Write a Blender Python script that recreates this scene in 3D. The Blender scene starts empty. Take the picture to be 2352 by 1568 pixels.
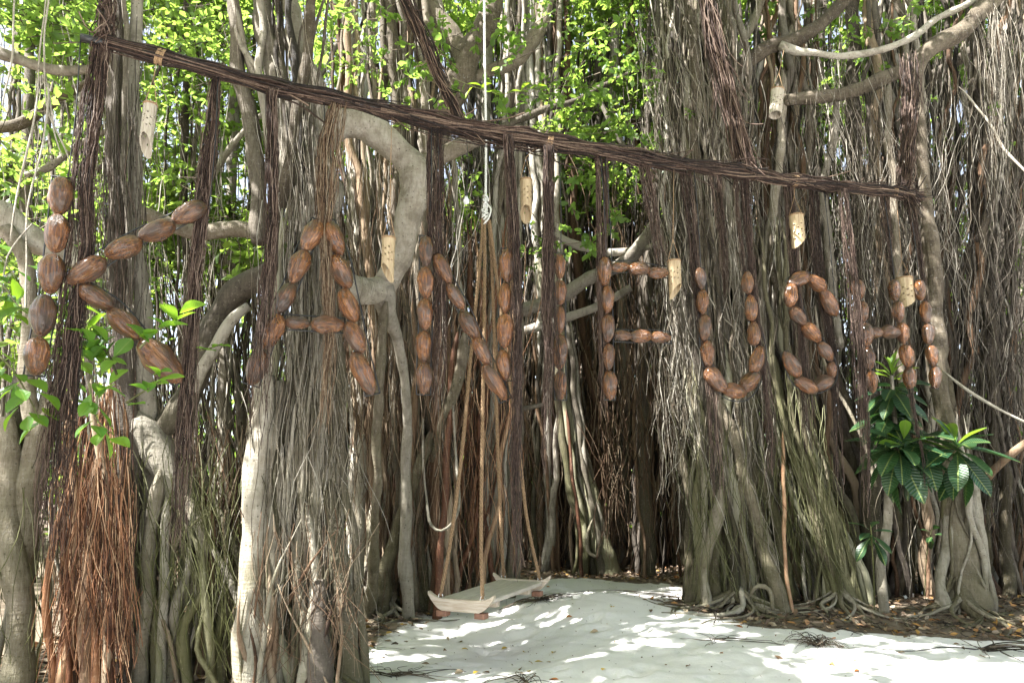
import bpy, math, random
import numpy as np
from mathutils import Vector, Matrix

rng = np.random.default_rng(11)
random.seed(11)
SC = bpy.context.scene
COL = SC.collection

# ------------------------------------------------------------------ camera
PITCH = math.radians(11.7)
CAM_H = 1.6
FPX, CX, CY = 1568.0, 1176.0, 784.0
cam = bpy.data.cameras.new('camera')
cam.sensor_width = 36.0
cam.lens = 24.0
cam.clip_start = 0.05
cam.clip_end = 900.0
camo = bpy.data.objects.new('camera', cam)
camo.location = (0, 0, CAM_H)
camo.rotation_euler = (math.pi / 2 + PITCH, 0, 0)
COL.objects.link(camo)
SC.camera = camo

# ------------------------------------------------------------------ light
SUN_DIR = Vector((-0.56, -0.33, 0.76)).normalized()      # towards the sun
world = bpy.data.worlds.new('World')
SC.world = world
world.use_nodes = True
wn = world.node_tree.nodes
wl = world.node_tree.links
wn.clear()
wo = wn.new('ShaderNodeOutputWorld')
bg = wn.new('ShaderNodeBackground')
sky = wn.new('ShaderNodeTexSky')
sky.sky_type = 'NISHITA'
sky.sun_disc = False
sky.sun_elevation = math.asin(SUN_DIR.z)
sky.sun_rotation = math.atan2(SUN_DIR.x, SUN_DIR.y)
sky.dust_density = 2.5
bg.inputs['Strength'].default_value = 0.085
hz = wn.new('ShaderNodeHueSaturation')
hz.inputs['Saturation'].default_value = 0.5
wl.new(sky.outputs[0], hz.inputs['Color'])
wl.new(hz.outputs[0], bg.inputs[0])
wl.new(bg.outputs[0], wo.inputs[0])
sun = bpy.data.lights.new('sun', 'SUN')
sun.energy = 5.0
sun.angle = math.radians(0.5)
sun.color = (1.0, 0.975, 0.94)
suno = bpy.data.objects.new('sun', sun)
suno.rotation_euler = (-SUN_DIR).to_track_quat('-Z', 'Y').to_euler()
suno.location = (-6, -2, 14)
COL.objects.link(suno)
SC.view_settings.view_transform = 'Standard'
SC.view_settings.look = 'None'
SC.view_settings.gamma = 1.0
SC.view_settings.use_curve_mapping = False
SC.view_settings.exposure = 2.5
SC.render.engine = 'CYCLES'
cy = SC.cycles
cy.use_denoising = True
try:
    cy.denoiser = 'OPENIMAGEDENOISE'
except Exception:
    pass
cy.max_bounces = 7
cy.diffuse_bounces = 4
cy.glossy_bounces = 2
cy.transmission_bounces = 5
cy.transparent_max_bounces = 4
cy.caustics_reflective = False
cy.caustics_refractive = False
cy.sample_clamp_indirect = 6.0

# ------------------------------------------------------------------ geometry of the view
cp, sp = math.cos(PITCH), math.sin(PITCH)


def ray(px, py):
    rx = (px - CX) / FPX
    up = -(py - CY) / FPX
    return np.array([rx, cp - up * sp, sp + up * cp])


def P(px, py, Y):
    r = ray(px, py)
    p = r * (Y / r[1])
    p[2] += CAM_H
    return p


SA, SB = 5.83, 0.451          # the plan line of the hanging sign: y = SA + SB x


def SP(px, py, off=0.0):
    r = ray(px, py)
    t = (SA + off) / (r[1] - SB * r[0])
    p = r * t
    p[2] += CAM_H
    return p


def gpy(Y):
    fwd = Y * cp - CAM_H * sp
    up = -Y * sp - CAM_H * cp
    return CY - FPX * up / fwd


_fr = random.Random(5)
FEET = [(_fr.uniform(-2.2, 6.0), _fr.uniform(5.4, 11.5), _fr.uniform(0, 3.14), _fr.uniform(0.09, 0.17)) for _ in range(150)]


def hgt(x, y):
    """height of the sand"""
    x = np.asarray(x, float)
    y = np.asarray(y, float)
    z = 0.05 * np.sin(0.9 * x + 0.4 * y) * np.sin(0.7 * y - 0.3 * x + 1.0)
    z = z + 0.17 * np.exp(-(((x - 0.75) / 0.8) ** 2 + ((y - 10.9) / 0.9) ** 2))
    z = z + 0.24 * np.exp(-(((x - 1.0) / 1.0) ** 2 + ((y - 8.9) / 1.1) ** 2))
    z = z - 0.10 * np.exp(-(((x + 0.2) / 0.9) ** 2 + ((y - 7.6) / 0.8) ** 2))
    z = z + 0.10 * np.exp(-(((x - 4.2) / 3.0) ** 2 + ((y - 9.2) / 0.9) ** 2))
    z = z + 0.018 * np.sin(5.1 * x + 1.3 * np.sin(2.2 * y)) * np.sin(4.3 * y + 0.8)
    z = z + 0.008 * np.sin(13 * x + 3 * np.sin(5 * y)) * np.sin(11 * y + 2 * np.sin(6 * x))
    z = z * np.clip((30 - np.abs(y)) / 12, 0, 1)
    return z


def G(px, Y):
    p = P(px, gpy(Y), Y)
    p[2] = float(hgt(p[0], p[1]))
    return p


def GP(px, py):
    """ground point under a pixel"""
    r = ray(px, py)
    t = -CAM_H / r[2]
    p = np.array([r[0] * t, r[1] * t, 0.0])
    p[2] = float(hgt(p[0], p[1]))
    return p


def rpx(r, Y):
    return r * Y / FPX


# ------------------------------------------------------------------ mesh helpers
def mesh_np(name, V, quads=None, tris=None, smooth=True, tint=None, uv=None):
    me = bpy.data.meshes.new(name)
    V = np.asarray(V, np.float32)
    nq = 0 if quads is None else len(quads)
    nt = 0 if tris is None else len(tris)
    loops, tot = [], []
    if nq:
        loops.append(np.asarray(quads, np.int32).ravel())
        tot.append(np.full(nq, 4, np.int32))
    if nt:
        loops.append(np.asarray(tris, np.int32).ravel())
        tot.append(np.full(nt, 3, np.int32))
    loops = np.concatenate(loops)
    tot = np.concatenate(tot)
    start = np.concatenate([[0], np.cumsum(tot)[:-1]]).astype(np.int32)
    me.vertices.add(len(V))
    me.vertices.foreach_set('co', V.ravel())
    me.loops.add(len(loops))
    me.loops.foreach_set('vertex_index', loops)
    me.polygons.add(len(tot))
    me.polygons.foreach_set('loop_start', start)
    me.polygons.foreach_set('loop_total', tot)
    if smooth:
        me.polygons.foreach_set('use_smooth', np.ones(len(tot), bool))
    if tint is not None:
        a = me.attributes.new('tint', 'FLOAT', 'POINT')
        a.data.foreach_set('value', np.asarray(tint, np.float32))
    me.update(calc_edges=True)
    return me


class Geo:
    """collects vertices, quads and triangles"""
    def __init__(s):
        s.V, s.Q, s.T, s.C, s.n = [], [], [], [], 0

    def add(s, V, Q=None, T=None, tint=0.5):
        V = np.asarray(V, float).reshape(-1, 3)
        s.V.append(V)
        if Q is not None and len(Q):
            s.Q.append(np.asarray(Q, int) + s.n)
        if T is not None and len(T):
            s.T.append(np.asarray(T, int) + s.n)
        t = np.asarray(tint, float)
        s.C.append(np.full(len(V), float(t)) if t.ndim == 0 else t)
        s.n += len(V)
        return s

    def mesh(s, name, off=(0, 0, 0), smooth=True):
        V = np.concatenate(s.V) - np.asarray(off, float)
        return mesh_np(name, V, np.concatenate(s.Q) if s.Q else None, np.concatenate(s.T) if s.T else None,
                       smooth, np.concatenate(s.C))


def catmull(pts, n):
    pts = np.asarray(pts, float)
    if len(pts) == 2:
        t = np.linspace(0, 1, n)[:, None]
        return pts[0] * (1 - t) + pts[1] * t
    d = np.linalg.norm(np.diff(pts[:, :3], axis=0), axis=1) + 1e-6
    k = np.concatenate([[0], np.cumsum(d)])
    u = np.linspace(0, k[-1], n)
    i = np.clip(np.searchsorted(k, u, side='right') - 1, 0, len(pts) - 2)
    t = ((u - k[i]) / d[i])[:, None]
    m = np.zeros_like(pts)
    m[1:-1] = (pts[2:] - pts[:-2]) / (k[2:] - k[:-2])[:, None]
    m[0] = (pts[1] - pts[0]) / d[0]
    m[-1] = (pts[-1] - pts[-2]) / d[-1]
    dd = d[i][:, None]
    return ((2 * t**3 - 3 * t**2 + 1) * pts[i] + (t**3 - 2 * t**2 + t) * dd * m[i]
            + (-2 * t**3 + 3 * t**2) * pts[i + 1] + (t**3 - t**2) * dd * m[i + 1])


def wob(n, amp, length, freq=1.0, dims=3):
    """smooth random wander along a line"""
    s = np.linspace(0, length, n)
    o = np.zeros((n, dims))
    for k in range(3):
        f = freq * (1.7 ** k) * rng.uniform(0.7, 1.3, dims)
        o += amp / (1.5 ** k) * np.sin(s[:, None] * f * 2 * math.pi + rng.uniform(0, 6.28, dims))
    return o


def tube_arrays(pts, rad, sides=6, lobes=0.0, cap=True):
    pts = np.asarray(pts, float)
    n = len(pts)
    rad = np.broadcast_to(np.asarray(rad, float), (n,))
    t = np.gradient(pts, axis=0)
    t /= np.linalg.norm(t, axis=1)[:, None] + 1e-9
    ax = np.argmin(np.abs(t).max(axis=0))
    ref = np.zeros(3)
    ref[ax] = 1
    a = np.cross(t, ref)
    a /= np.linalg.norm(a, axis=1)[:, None] + 1e-9
    b = np.cross(t, a)
    th = np.linspace(0, 2 * math.pi, sides, endpoint=False)
    R = np.repeat(rad[:, None], sides, axis=1)
    if lobes > 0:
        s = np.linspace(0, 1, n)[:, None]
        L = np.linalg.norm(np.diff(pts, axis=0), axis=1).sum()
        m = np.zeros_like(R)
        for k in (2, 3, 5):
            m += np.sin(k * th[None, :] + rng.uniform(0, 6.28) + s * L * rng.uniform(-1.6, 1.6)) / k
        m += 0.5 * np.sin(s * L * rng.uniform(4, 8) + rng.uniform(0, 6.28) + th[None, :])
        m += 0.35 * np.sin(s * L * rng.uniform(9, 16) + rng.uniform(0, 6.28) + 2 * th[None, :])
        R = R * (1 + lobes * m)
    V = pts[:, None, :] + R[:, :, None] * (np.cos(th)[None, :, None] * a[:, None, :] + np.sin(th)[None, :, None] * b[:, None, :])
    V = V.reshape(-1, 3)
    i = np.arange(n - 1)[:, None] * sides
    j = np.arange(sides)[None, :]
    j2 = (j + 1) % sides
    Q = np.stack([i + j, i + j2, i + sides + j2, i + sides + j], -1).reshape(-1, 4)
    T = None
    if cap:
        V = np.concatenate([V, pts[:1], pts[-1:]])
        c0, c1 = n * sides, n * sides + 1
        jj = np.arange(sides)
        k = (jj + 1) % sides
        T = np.concatenate([np.stack([np.full(sides, c0), k, jj], -1),
                            np.stack([np.full(sides, c1), (n - 1) * sides + jj, (n - 1) * sides + k], -1)])
    return V, Q, T


def tube(g, pts, rad, sides=6, lobes=0.0, tint=None, cap=True):
    V, Q, T = tube_arrays(pts, rad, sides, lobes, cap)
    g.add(V, Q, T, rng.uniform(0, 1) if tint is None else tint)


def box(g, c, ax, half, tint=0.5):
    c = np.asarray(c, float)
    ax = np.asarray(ax, float)
    V = []
    for sx in (-1, 1):
        for sy in (-1, 1):
            for sz in (-1, 1):
                V.append(c + ax[0] * half[0] * sx + ax[1] * half[1] * sy + ax[2] * half[2] * sz)
    Q = [(0, 1, 3, 2), (4, 6, 7, 5), (0, 4, 5, 1), (2, 3, 7, 6), (0, 2, 6, 4), (1, 5, 7, 3)]
    g.add(V, Q, None, tint)


# ------------------------------------------------------------------ objects
def tag(o, label=None, cat=None, group=None, kind=None):
    if label:
        o['label'] = label
    if cat:
        o['category'] = cat
    if group:
        o['group'] = group
    if kind:
        o['kind'] = kind
    return o


def thing(name, label, cat, loc=(0, 0, 0), group=None):
    o = bpy.data.objects.new(name, None)
    o.empty_display_size = 0.1
    o.location = [float(v) for v in loc]
    COL.objects.link(o)
    return tag(o, label, cat, group)


def link(name, me, mat, parent=None, kind=None):
    o = bpy.data.objects.new(name, me)
    COL.objects.link(o)
    if mat is not None and not me.materials:
        me.materials.append(mat)
    if parent is not None:
        o.parent = parent
    if kind:
        o['kind'] = kind
    return o


def part(name, geo, mat, parent, kind=None, smooth=True):
    return link(name, geo.mesh(name, parent.location, smooth), mat, parent, kind)


# ------------------------------------------------------------------ materials
def newmat(name):
    m = bpy.data.materials.new(name)
    m.use_nodes = True
    nt = m.node_tree
    nt.nodes.clear()
    out = nt.nodes.new('ShaderNodeOutputMaterial')
    return m, nt, out


def N(nt, t, **kw):
    n = nt.nodes.new('ShaderNode' + t)
    for k, v in kw.items():
        if k.startswith('i_'):
            key = k[2:]
            key = int(key) if key.isdigit() else key.replace('_', ' ')
            n.inputs[key].default_value = v
        else:
            setattr(n, k, v)
    return n


def ramp(nt, stops):
    r = nt.nodes.new('ShaderNodeValToRGB')
    e = r.color_ramp.elements
    while len(e) < len(stops):
        e.new(0.5)
    for i, (p, c) in enumerate(stops):
        e[i].position = p
        e[i].color = (*c, 1)
    return r


def mixc(nt, fac, a, b):
    m = nt.nodes.new('ShaderNodeMix')
    m.data_type = 'RGBA'
    m.clamp_factor = True
    for src, idx in ((fac, 0), (a, 6), (b, 7)):
        if isinstance(src, bpy.types.NodeSocket):
            nt.links.new(src, m.inputs[idx])
        elif idx == 0:
            m.inputs[0].default_value = src
        else:
            m.inputs[idx].default_value = (*src, 1)
    return m.outputs[2]


def math_(nt, op, a, b=None, c=None):
    m = nt.nodes.new('ShaderNodeMath')
    m.operation = op
    for i, s in enumerate((a, b, c)):
        if s is None:
            continue
        if isinstance(s, bpy.types.NodeSocket):
            nt.links.new(s, m.inputs[i])
        else:
            m.inputs[i].default_value = s
    return m.outputs[0]


def bark_mat(name, stops, moss=0.0, moss_col=(0.13, 0.15, 0.03), rough=0.85, bump=0.35, fine=1.0, patch=0.35, translucent=0.0, dark=0.72):
    m, nt, out = newmat(name)
    L = nt.links.new
    tc = N(nt, 'TexCoord')
    at = N(nt, 'Attribute', attribute_name='tint')
    mp = N(nt, 'Mapping')
    mp.inputs['Scale'].default_value = (38 * fine, 38 * fine, 5 * fine)
    L(tc.outputs['Object'], mp.inputs[0])
    n1 = N(nt, 'TexNoise', i_Scale=1.0, i_Detail=6.0, i_Roughness=0.65)
    L(mp.outputs[0], n1.inputs[0])
    mp2 = N(nt, 'Mapping')
    mp2.inputs['Scale'].default_value = (7, 7, 55)
    L(tc.outputs['Object'], mp2.inputs[0])
    n2 = N(nt, 'TexNoise', i_Scale=1.0, i_Detail=4.0)
    L(mp2.outputs[0], n2.inputs[0])
    n3 = N(nt, 'TexNoise', i_Scale=5.5, i_Detail=8.0, i_Roughness=0.75)
    L(tc.outputs['Object'], n3.inputs[0])
    f = math_(nt, 'MULTIPLY', at.outputs['Fac'], 1.1)  # random strand tint, widened to put silvery highlights and black gaps into colour
    f = math_(nt, 'MULTIPLY_ADD', n1.outputs[0], 0.75, f)
    f = math_(nt, 'MULTIPLY_ADD', n2.outputs[0], 0.25, f)
    f = math_(nt, 'MULTIPLY_ADD', n3.outputs[0], patch, f)
    f = math_(nt, 'SUBTRACT', f, 0.56 + patch * 0.5)
    r = ramp(nt, stops)
    L(f, r.inputs[0])
    col = r.outputs[0]
    # pale lichen flecks
    n5 = N(nt, 'TexNoise', i_Scale=46.0, i_Detail=3.0)
    L(tc.outputs['Object'], n5.inputs[0])
    fl = ramp(nt, [(0.62, (0, 0, 0)), (0.72, (1, 1, 1))])
    L(n5.outputs[0], fl.inputs[0])
    if not translucent:
        col = mixc(nt, math_(nt, 'MULTIPLY', fl.outputs[0], 0.35), col, tuple(min(0.55, c * 1.35 + 0.03) for c in stops[-1][1]))
    if patch > 0.5:
        n6 = N(nt, 'TexNoise', i_Scale=2.4, i_Detail=7.0, i_Roughness=0.7, i_Distortion=0.8)
        L(tc.outputs['Object'], n6.inputs[0])
        st = ramp(nt, [(0.5, (0, 0, 0)), (0.62, (1, 1, 1))])
        L(n6.outputs[0], st.inputs[0])
        col = mixc(nt, math_(nt, 'MULTIPLY', st.outputs[0], 0.6), col, tuple(c * 0.9 for c in stops[1][1]))
        vo = N(nt, 'TexVoronoi', i_Scale=17.0)
        L(tc.outputs['Object'], vo.inputs['Vector'])
        vs = math_(nt, 'LESS_THAN', vo.outputs['Distance'], 0.14)
        col = mixc(nt, math_(nt, 'MULTIPLY', vs, 0.65), col, stops[0][1])
    if moss > 0:
        n4 = N(nt, 'TexNoise', i_Scale=2.2, i_Detail=5.0, i_Roughness=0.7)
        L(tc.outputs['Object'], n4.inputs[0])
        geo = N(nt, 'NewGeometry')
        sx = N(nt, 'SeparateXYZ')
        L(geo.outputs['Position'], sx.inputs[0])
        z = math_(nt, 'MULTIPLY_ADD', sx.outputs[2], -0.18, 0.62)
        mm = math_(nt, 'ADD', math_(nt, 'MULTIPLY_ADD', n4.outputs[0], 1.6, -0.75), z)
        mm = math_(nt, 'MULTIPLY', math_(nt, 'MAXIMUM', mm, 0.0), moss)
        mm = math_(nt, 'MINIMUM', mm, 0.8)
        col = mixc(nt, mm, col, moss_col)
    if dark != 1.0:
        hs = N(nt, 'HueSaturation', i_Value=dark)
        L(col, hs.inputs['Color'])
        col = hs.outputs[0]
    b = N(nt, 'Bump', i_Strength=min(1.0, bump * 1.6), i_Distance=0.02)
    h = math_(nt, 'MULTIPLY_ADD', n2.outputs[0], 0.5, n1.outputs[0])
    L(h, b.inputs['Height'])
    p = N(nt, 'BsdfPrincipled', i_Roughness=rough)
    p.inputs['Specular IOR Level'].default_value = 0.3
    L(col, p.inputs['Base Color'])
    L(b.outputs[0], p.inputs['Normal'])
    L(p.outputs[0], out.inputs[0])
    return m


GREY = [(0.0, (0.03, 0.023, 0.017)), (0.3, (0.105, 0.086, 0.065)), (0.6, (0.215, 0.188, 0.15)), (1.0, (0.38, 0.345, 0.29))]
M_BARK = bark_mat('bark_grey', GREY, moss=0.25, patch=0.55, dark=0.75)
M_PALE = bark_mat('bark_pale', [(0, (0.07, 0.053, 0.036)), (0.35, (0.20, 0.165, 0.12)), (0.7, (0.35, 0.305, 0.24)), (1, (0.52, 0.475, 0.40))], moss=0.35, bump=0.6, patch=1.1, dark=0.72)
M_MOSS = bark_mat('bark_mossy', [(0, (0.06, 0.05, 0.03)), (0.35, (0.17, 0.15, 0.09)), (0.7, (0.27, 0.25, 0.16)), (1, (0.38, 0.36, 0.27))], moss=0.5, moss_col=(0.15, 0.165, 0.05))
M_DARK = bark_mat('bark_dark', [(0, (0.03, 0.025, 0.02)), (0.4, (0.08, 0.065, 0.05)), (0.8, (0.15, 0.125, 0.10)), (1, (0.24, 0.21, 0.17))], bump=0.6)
M_ROOT = bark_mat('root_grey', [(0, (0.022, 0.016, 0.011)), (0.35, (0.09, 0.071, 0.05)), (0.65, (0.21, 0.175, 0.13)), (1, (0.54, 0.50, 0.43))], moss=0.2, bump=0.3)
M_RBRN = bark_mat('root_brown', [(0, (0.035, 0.02, 0.012)), (0.35, (0.12, 0.066, 0.036)), (0.65, (0.215, 0.14, 0.085)), (1, (0.36, 0.28, 0.19))], bump=0.3)
M_ORNG = bark_mat('root_orange', [(0, (0.03, 0.014, 0.009)), (0.4, (0.15, 0.062, 0.03)), (0.7, (0.27, 0.128, 0.06)), (1, (0.42, 0.28, 0.17))], bump=0.2, rough=0.6, dark=0.85)
M_FRNG = bark_mat('root_red_brown', [(0, (0.014, 0.008, 0.006)), (0.4, (0.052, 0.028, 0.02)), (0.75, (0.115, 0.072, 0.054)), (1, (0.25, 0.18, 0.14))], bump=0.2, rough=0.7)
M_BEAM = bark_mat('root_wrap', [(0, (0.010, 0.006, 0.005)), (0.4, (0.035, 0.019, 0.013)), (0.75, (0.085, 0.05, 0.036)), (1, (0.20, 0.14, 0.10))], bump=0.2, rough=0.65)
M_MROOT = bark_mat('root_green', [(0, (0.03, 0.03, 0.012)), (0.4, (0.10, 0.10, 0.04)), (0.7, (0.17, 0.17, 0.08)), (1, (0.28, 0.27, 0.17))], moss=0.5, bump=0.2)


def leaf_mat(name, c_dark, c_light, t_col, trans=0.5, rough=0.4, vein=False):
    m, nt, out = newmat(name)
    L = nt.links.new
    at = N(nt, 'Attribute', attribute_name='tint')
    oi = N(nt, 'ObjectInfo')
    f = at.outputs['Fac'] if not vein else oi.outputs['Random']
    col = mixc(nt, f, c_dark, c_light)
    tcol = mixc(nt, f, tuple(c * 0.75 for c in t_col), (t_col[0] * 1.25, t_col[1] * 1.1, t_col[2]))
    p = N(nt, 'BsdfPrincipled', i_Roughness=rough)
    p.inputs['Specular IOR Level'].default_value = 0.45
    if vein:
        tc = N(nt, 'TexCoord')
        sx = N(nt, 'SeparateXYZ')
        L(tc.outputs['Object'], sx.inputs[0])
        ax = math_(nt, 'ABSOLUTE', sx.outputs[0])
        mid = math_(nt, 'LESS_THAN', ax, 0.013)
        w = math_(nt, 'SINE', math_(nt, 'MULTIPLY', math_(nt, 'SUBTRACT', sx.outputs[1], math_(nt, 'MULTIPLY', ax, 0.55)), 95.0))
        vv = math_(nt, 'MULTIPLY', math_(nt, 'GREATER_THAN', w, 0.86), 0.22)
        vv = math_(nt, 'MAXIMUM', vv, math_(nt, 'MULTIPLY', mid, 0.7))
        col = mixc(nt, vv, col, (0.22, 0.27, 0.08))
        b = N(nt, 'Bump', i_Strength=0.25, i_Distance=0.02)
        L(w, b.inputs['Height'])
        L(b.outputs[0], p.inputs['Normal'])
    L(col, p.inputs['Base Color'])
    t = N(nt, 'BsdfTranslucent')
    L(tcol, t.inputs[0])
    mx = N(nt, 'MixShader', i_0=trans)
    L(p.outputs[0], mx.inputs[1])
    L(t.outputs[0], mx.inputs[2])
    L(mx.outputs[0], out.inputs[0])
    return m


M_LEAF = leaf_mat('fig_leaf', (0.04, 0.085, 0.022), (0.095, 0.15, 0.045), (0.29, 0.46, 0.075), 0.6)
M_LEAFB = leaf_mat('fig_leaf_bright', (0.05, 0.11, 0.025), (0.11, 0.18, 0.05), (0.31, 0.50, 0.09), 0.6)
M_SHOOT = leaf_mat('shoot_leaf', (0.05, 0.15, 0.024), (0.10, 0.22, 0.03), (0.25, 0.48, 0.03), 0.45, 0.3, True)
M_SHRUB = leaf_mat('shrub_leaf', (0.008, 0.034, 0.018), (0.026, 0.07, 0.024), (0.06, 0.17, 0.03), 0.2, 0.33, True)
M_YOUNG = leaf_mat('young_leaf', (0.09, 0.2, 0.025), (0.16, 0.27, 0.03), (0.32, 0.5, 0.04), 0.4, 0.35, True)


def simple(name, col, rough=0.6, metal=0.0, noise=0.0, scale=20.0, spec=0.5, stretch=(1, 1, 1), bump=0.0, col2=None):
    m, nt, out = newmat(name)
    p = N(nt, 'BsdfPrincipled', i_Roughness=rough, i_Metallic=metal)
    p.inputs['Specular IOR Level'].default_value = spec
    p.inputs['Base Color'].default_value = (*col, 1)
    tc = N(nt, 'TexCoord')
    mp = N(nt, 'Mapping')
    mp.inputs['Scale'].default_value = stretch
    nt.links.new(tc.outputs['Object'], mp.inputs[0])
    n = N(nt, 'TexNoise', i_Scale=scale, i_Detail=5.0, i_Roughness=0.65)
    nt.links.new(mp.outputs[0], n.inputs[0])
    if noise or col2:
        c2 = col2 or tuple(c * (1 - noise) for c in col)
        r = ramp(nt, [(0.32, (0, 0, 0)), (0.68, (1, 1, 1))])
        nt.links.new(n.outputs[0], r.inputs[0])
        nt.links.new(mixc(nt, r.outputs[0], c2, col), p.inputs['Base Color'])
    if bump:
        b = N(nt, 'Bump', i_Strength=bump, i_Distance=0.004)
        nt.links.new(n.outputs[0], b.inputs['Height'])
        nt.links.new(b.outputs[0], p.inputs['Normal'])
    nt.links.new(p.outputs[0], out.inputs[0])
    return m


M_WIRE = simple('black_wire', (0.012, 0.013, 0.015), 0.45)
M_ROPE = simple('jute_rope', (0.27, 0.175, 0.095), 0.9, noise=0.5, scale=60, bump=0.5)
M_TWINE = simple('twine', (0.34, 0.22, 0.12), 0.9, noise=0.4, scale=80)
M_WROPE = simple('white_rope', (0.72, 0.72, 0.70), 0.8, noise=0.2, scale=60)
M_BAMB = simple('bamboo', (0.40, 0.315, 0.195), 0.5, scale=7, stretch=(9, 9, 1), col2=(0.25, 0.175, 0.095), bump=0.2)
M_BAMBI = simple('bamboo_silvered', (0.42, 0.38, 0.315), 0.55, scale=7, stretch=(9, 9, 1), col2=(0.24, 0.20, 0.15), bump=0.2)
M_PLANK = simple('weathered_plank', (0.50, 0.46, 0.40), 0.75, scale=5, stretch=(14, 1.2, 14), col2=(0.33, 0.29, 0.24), bump=0.3)
M_PLANKE = simple('weathered_board', (0.52, 0.46, 0.38), 0.75, scale=5, stretch=(1.2, 14, 14), col2=(0.34, 0.27, 0.20), bump=0.3)
M_BLOCK = simple('red_wood', (0.26, 0.13, 0.085), 0.7, noise=0.4, scale=30)
M_STEEL = simple('steel', (0.6, 0.6, 0.6), 0.3, metal=1.0)
M_PAPER = simple('white_scrap', (0.75, 0.76, 0.76), 0.7, noise=0.1)
M_BULB = simple('milk_glass', (0.8, 0.82, 0.85), 0.25)
M_TWIG = bark_mat('twig', [(0, (0.02, 0.015, 0.01)), (0.4, (0.06, 0.045, 0.03)), (0.75, (0.13, 0.10, 0.07)), (1, (0.25, 0.2, 0.15))], bump=0.2)


def coconut_mat():
    m, nt, out = newmat('varnished_husk')
    L = nt.links.new
    tc = N(nt, 'TexCoord')
    oi = N(nt, 'ObjectInfo')
    add = N(nt, 'VectorMath', operation='ADD')
    sc = N(nt, 'VectorMath', operation='SCALE')
    sc.inputs[0].default_value = (37, 53, 71)
    L(oi.outputs['Random'], sc.inputs['Scale'])
    L(tc.outputs['Object'], add.inputs[0])
    L(sc.outputs[0], add.inputs[1])
    mp = N(nt, 'Mapping')
    mp.inputs['Scale'].default_value = (9, 9, 0.9)
    L(add.outputs[0], mp.inputs[0])
    n1 = N(nt, 'TexNoise', i_Scale=2.2, i_Detail=6.0, i_Roughness=0.7)
    L(mp.outputs[0], n1.inputs[0])
    n2 = N(nt, 'TexNoise', i_Scale=1.7, i_Detail=4.0, i_Roughness=0.6)
    L(add.outputs[0], n2.inputs[0])
    r = ramp(nt, [(0.34, (0.022, 0.009, 0.004)), (0.45, (0.11, 0.038, 0.012)), (0.54, (0.22, 0.085, 0.027)), (0.68, (0.40, 0.22, 0.105))])
    L(n1.outputs[0], r.inputs[0])
    r2 = ramp(nt, [(0.49, (0, 0, 0)), (0.62, (1, 1, 1))])
    L(n2.outputs[0], r2.inputs[0])
    col = mixc(nt, math_(nt, 'MULTIPLY', r2.outputs[0], 0.75), r.outputs[0], (0.045, 0.028, 0.018))
    v = math_(nt, 'MULTIPLY_ADD', oi.outputs['Random'], 0.45, 0.44)
    hs = N(nt, 'HueSaturation')
    hs.inputs['Saturation'].default_value = 1.13
    L(v, hs.inputs['Value'])
    L(col, hs.inputs['Color'])
    b = N(nt, 'Bump', i_Strength=0.7, i_Distance=0.05)
    L(n1.outputs[0], b.inputs['Height'])
    p = N(nt, 'BsdfPrincipled')
    rr = math_(nt, 'MULTIPLY_ADD', n2.outputs[0], 0.5, 0.08)
    L(rr, p.inputs['Roughness'])
    p.inputs['Specular IOR Level'].default_value = 0.6
    p.inputs['Coat Weight'].default_value = 0.5
    p.inputs['Coat Roughness'].default_value = 0.15
    L(hs.outputs[0], p.inputs['Base Color'])
    L(b.outputs[0], p.inputs['Normal'])
    L(p.outputs[0], out.inputs[0])
    return m


M_COCO = coconut_mat()


def litter_mat():
    m, nt, out = newmat('dead_leaf')
    at = N(nt, 'Attribute', attribute_name='tint')
    r = ramp(nt, [(0.0, (0.05, 0.032, 0.02)), (0.3, (0.13, 0.085, 0.05)), (0.55, (0.24, 0.17, 0.105)), (0.75, (0.34, 0.28, 0.2)), (0.88, (0.32, 0.14, 0.045)), (1.0, (0.42, 0.27, 0.07))])
    nt.links.new(at.outputs['Fac'], r.inputs[0])
    p = N(nt, 'BsdfPrincipled', i_Roughness=0.7)
    nt.links.new(r.outputs[0], p.inputs['Base Color'])
    nt.links.new(p.outputs[0], out.inputs[0])
    return m


M_LITTER = litter_mat()


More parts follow.
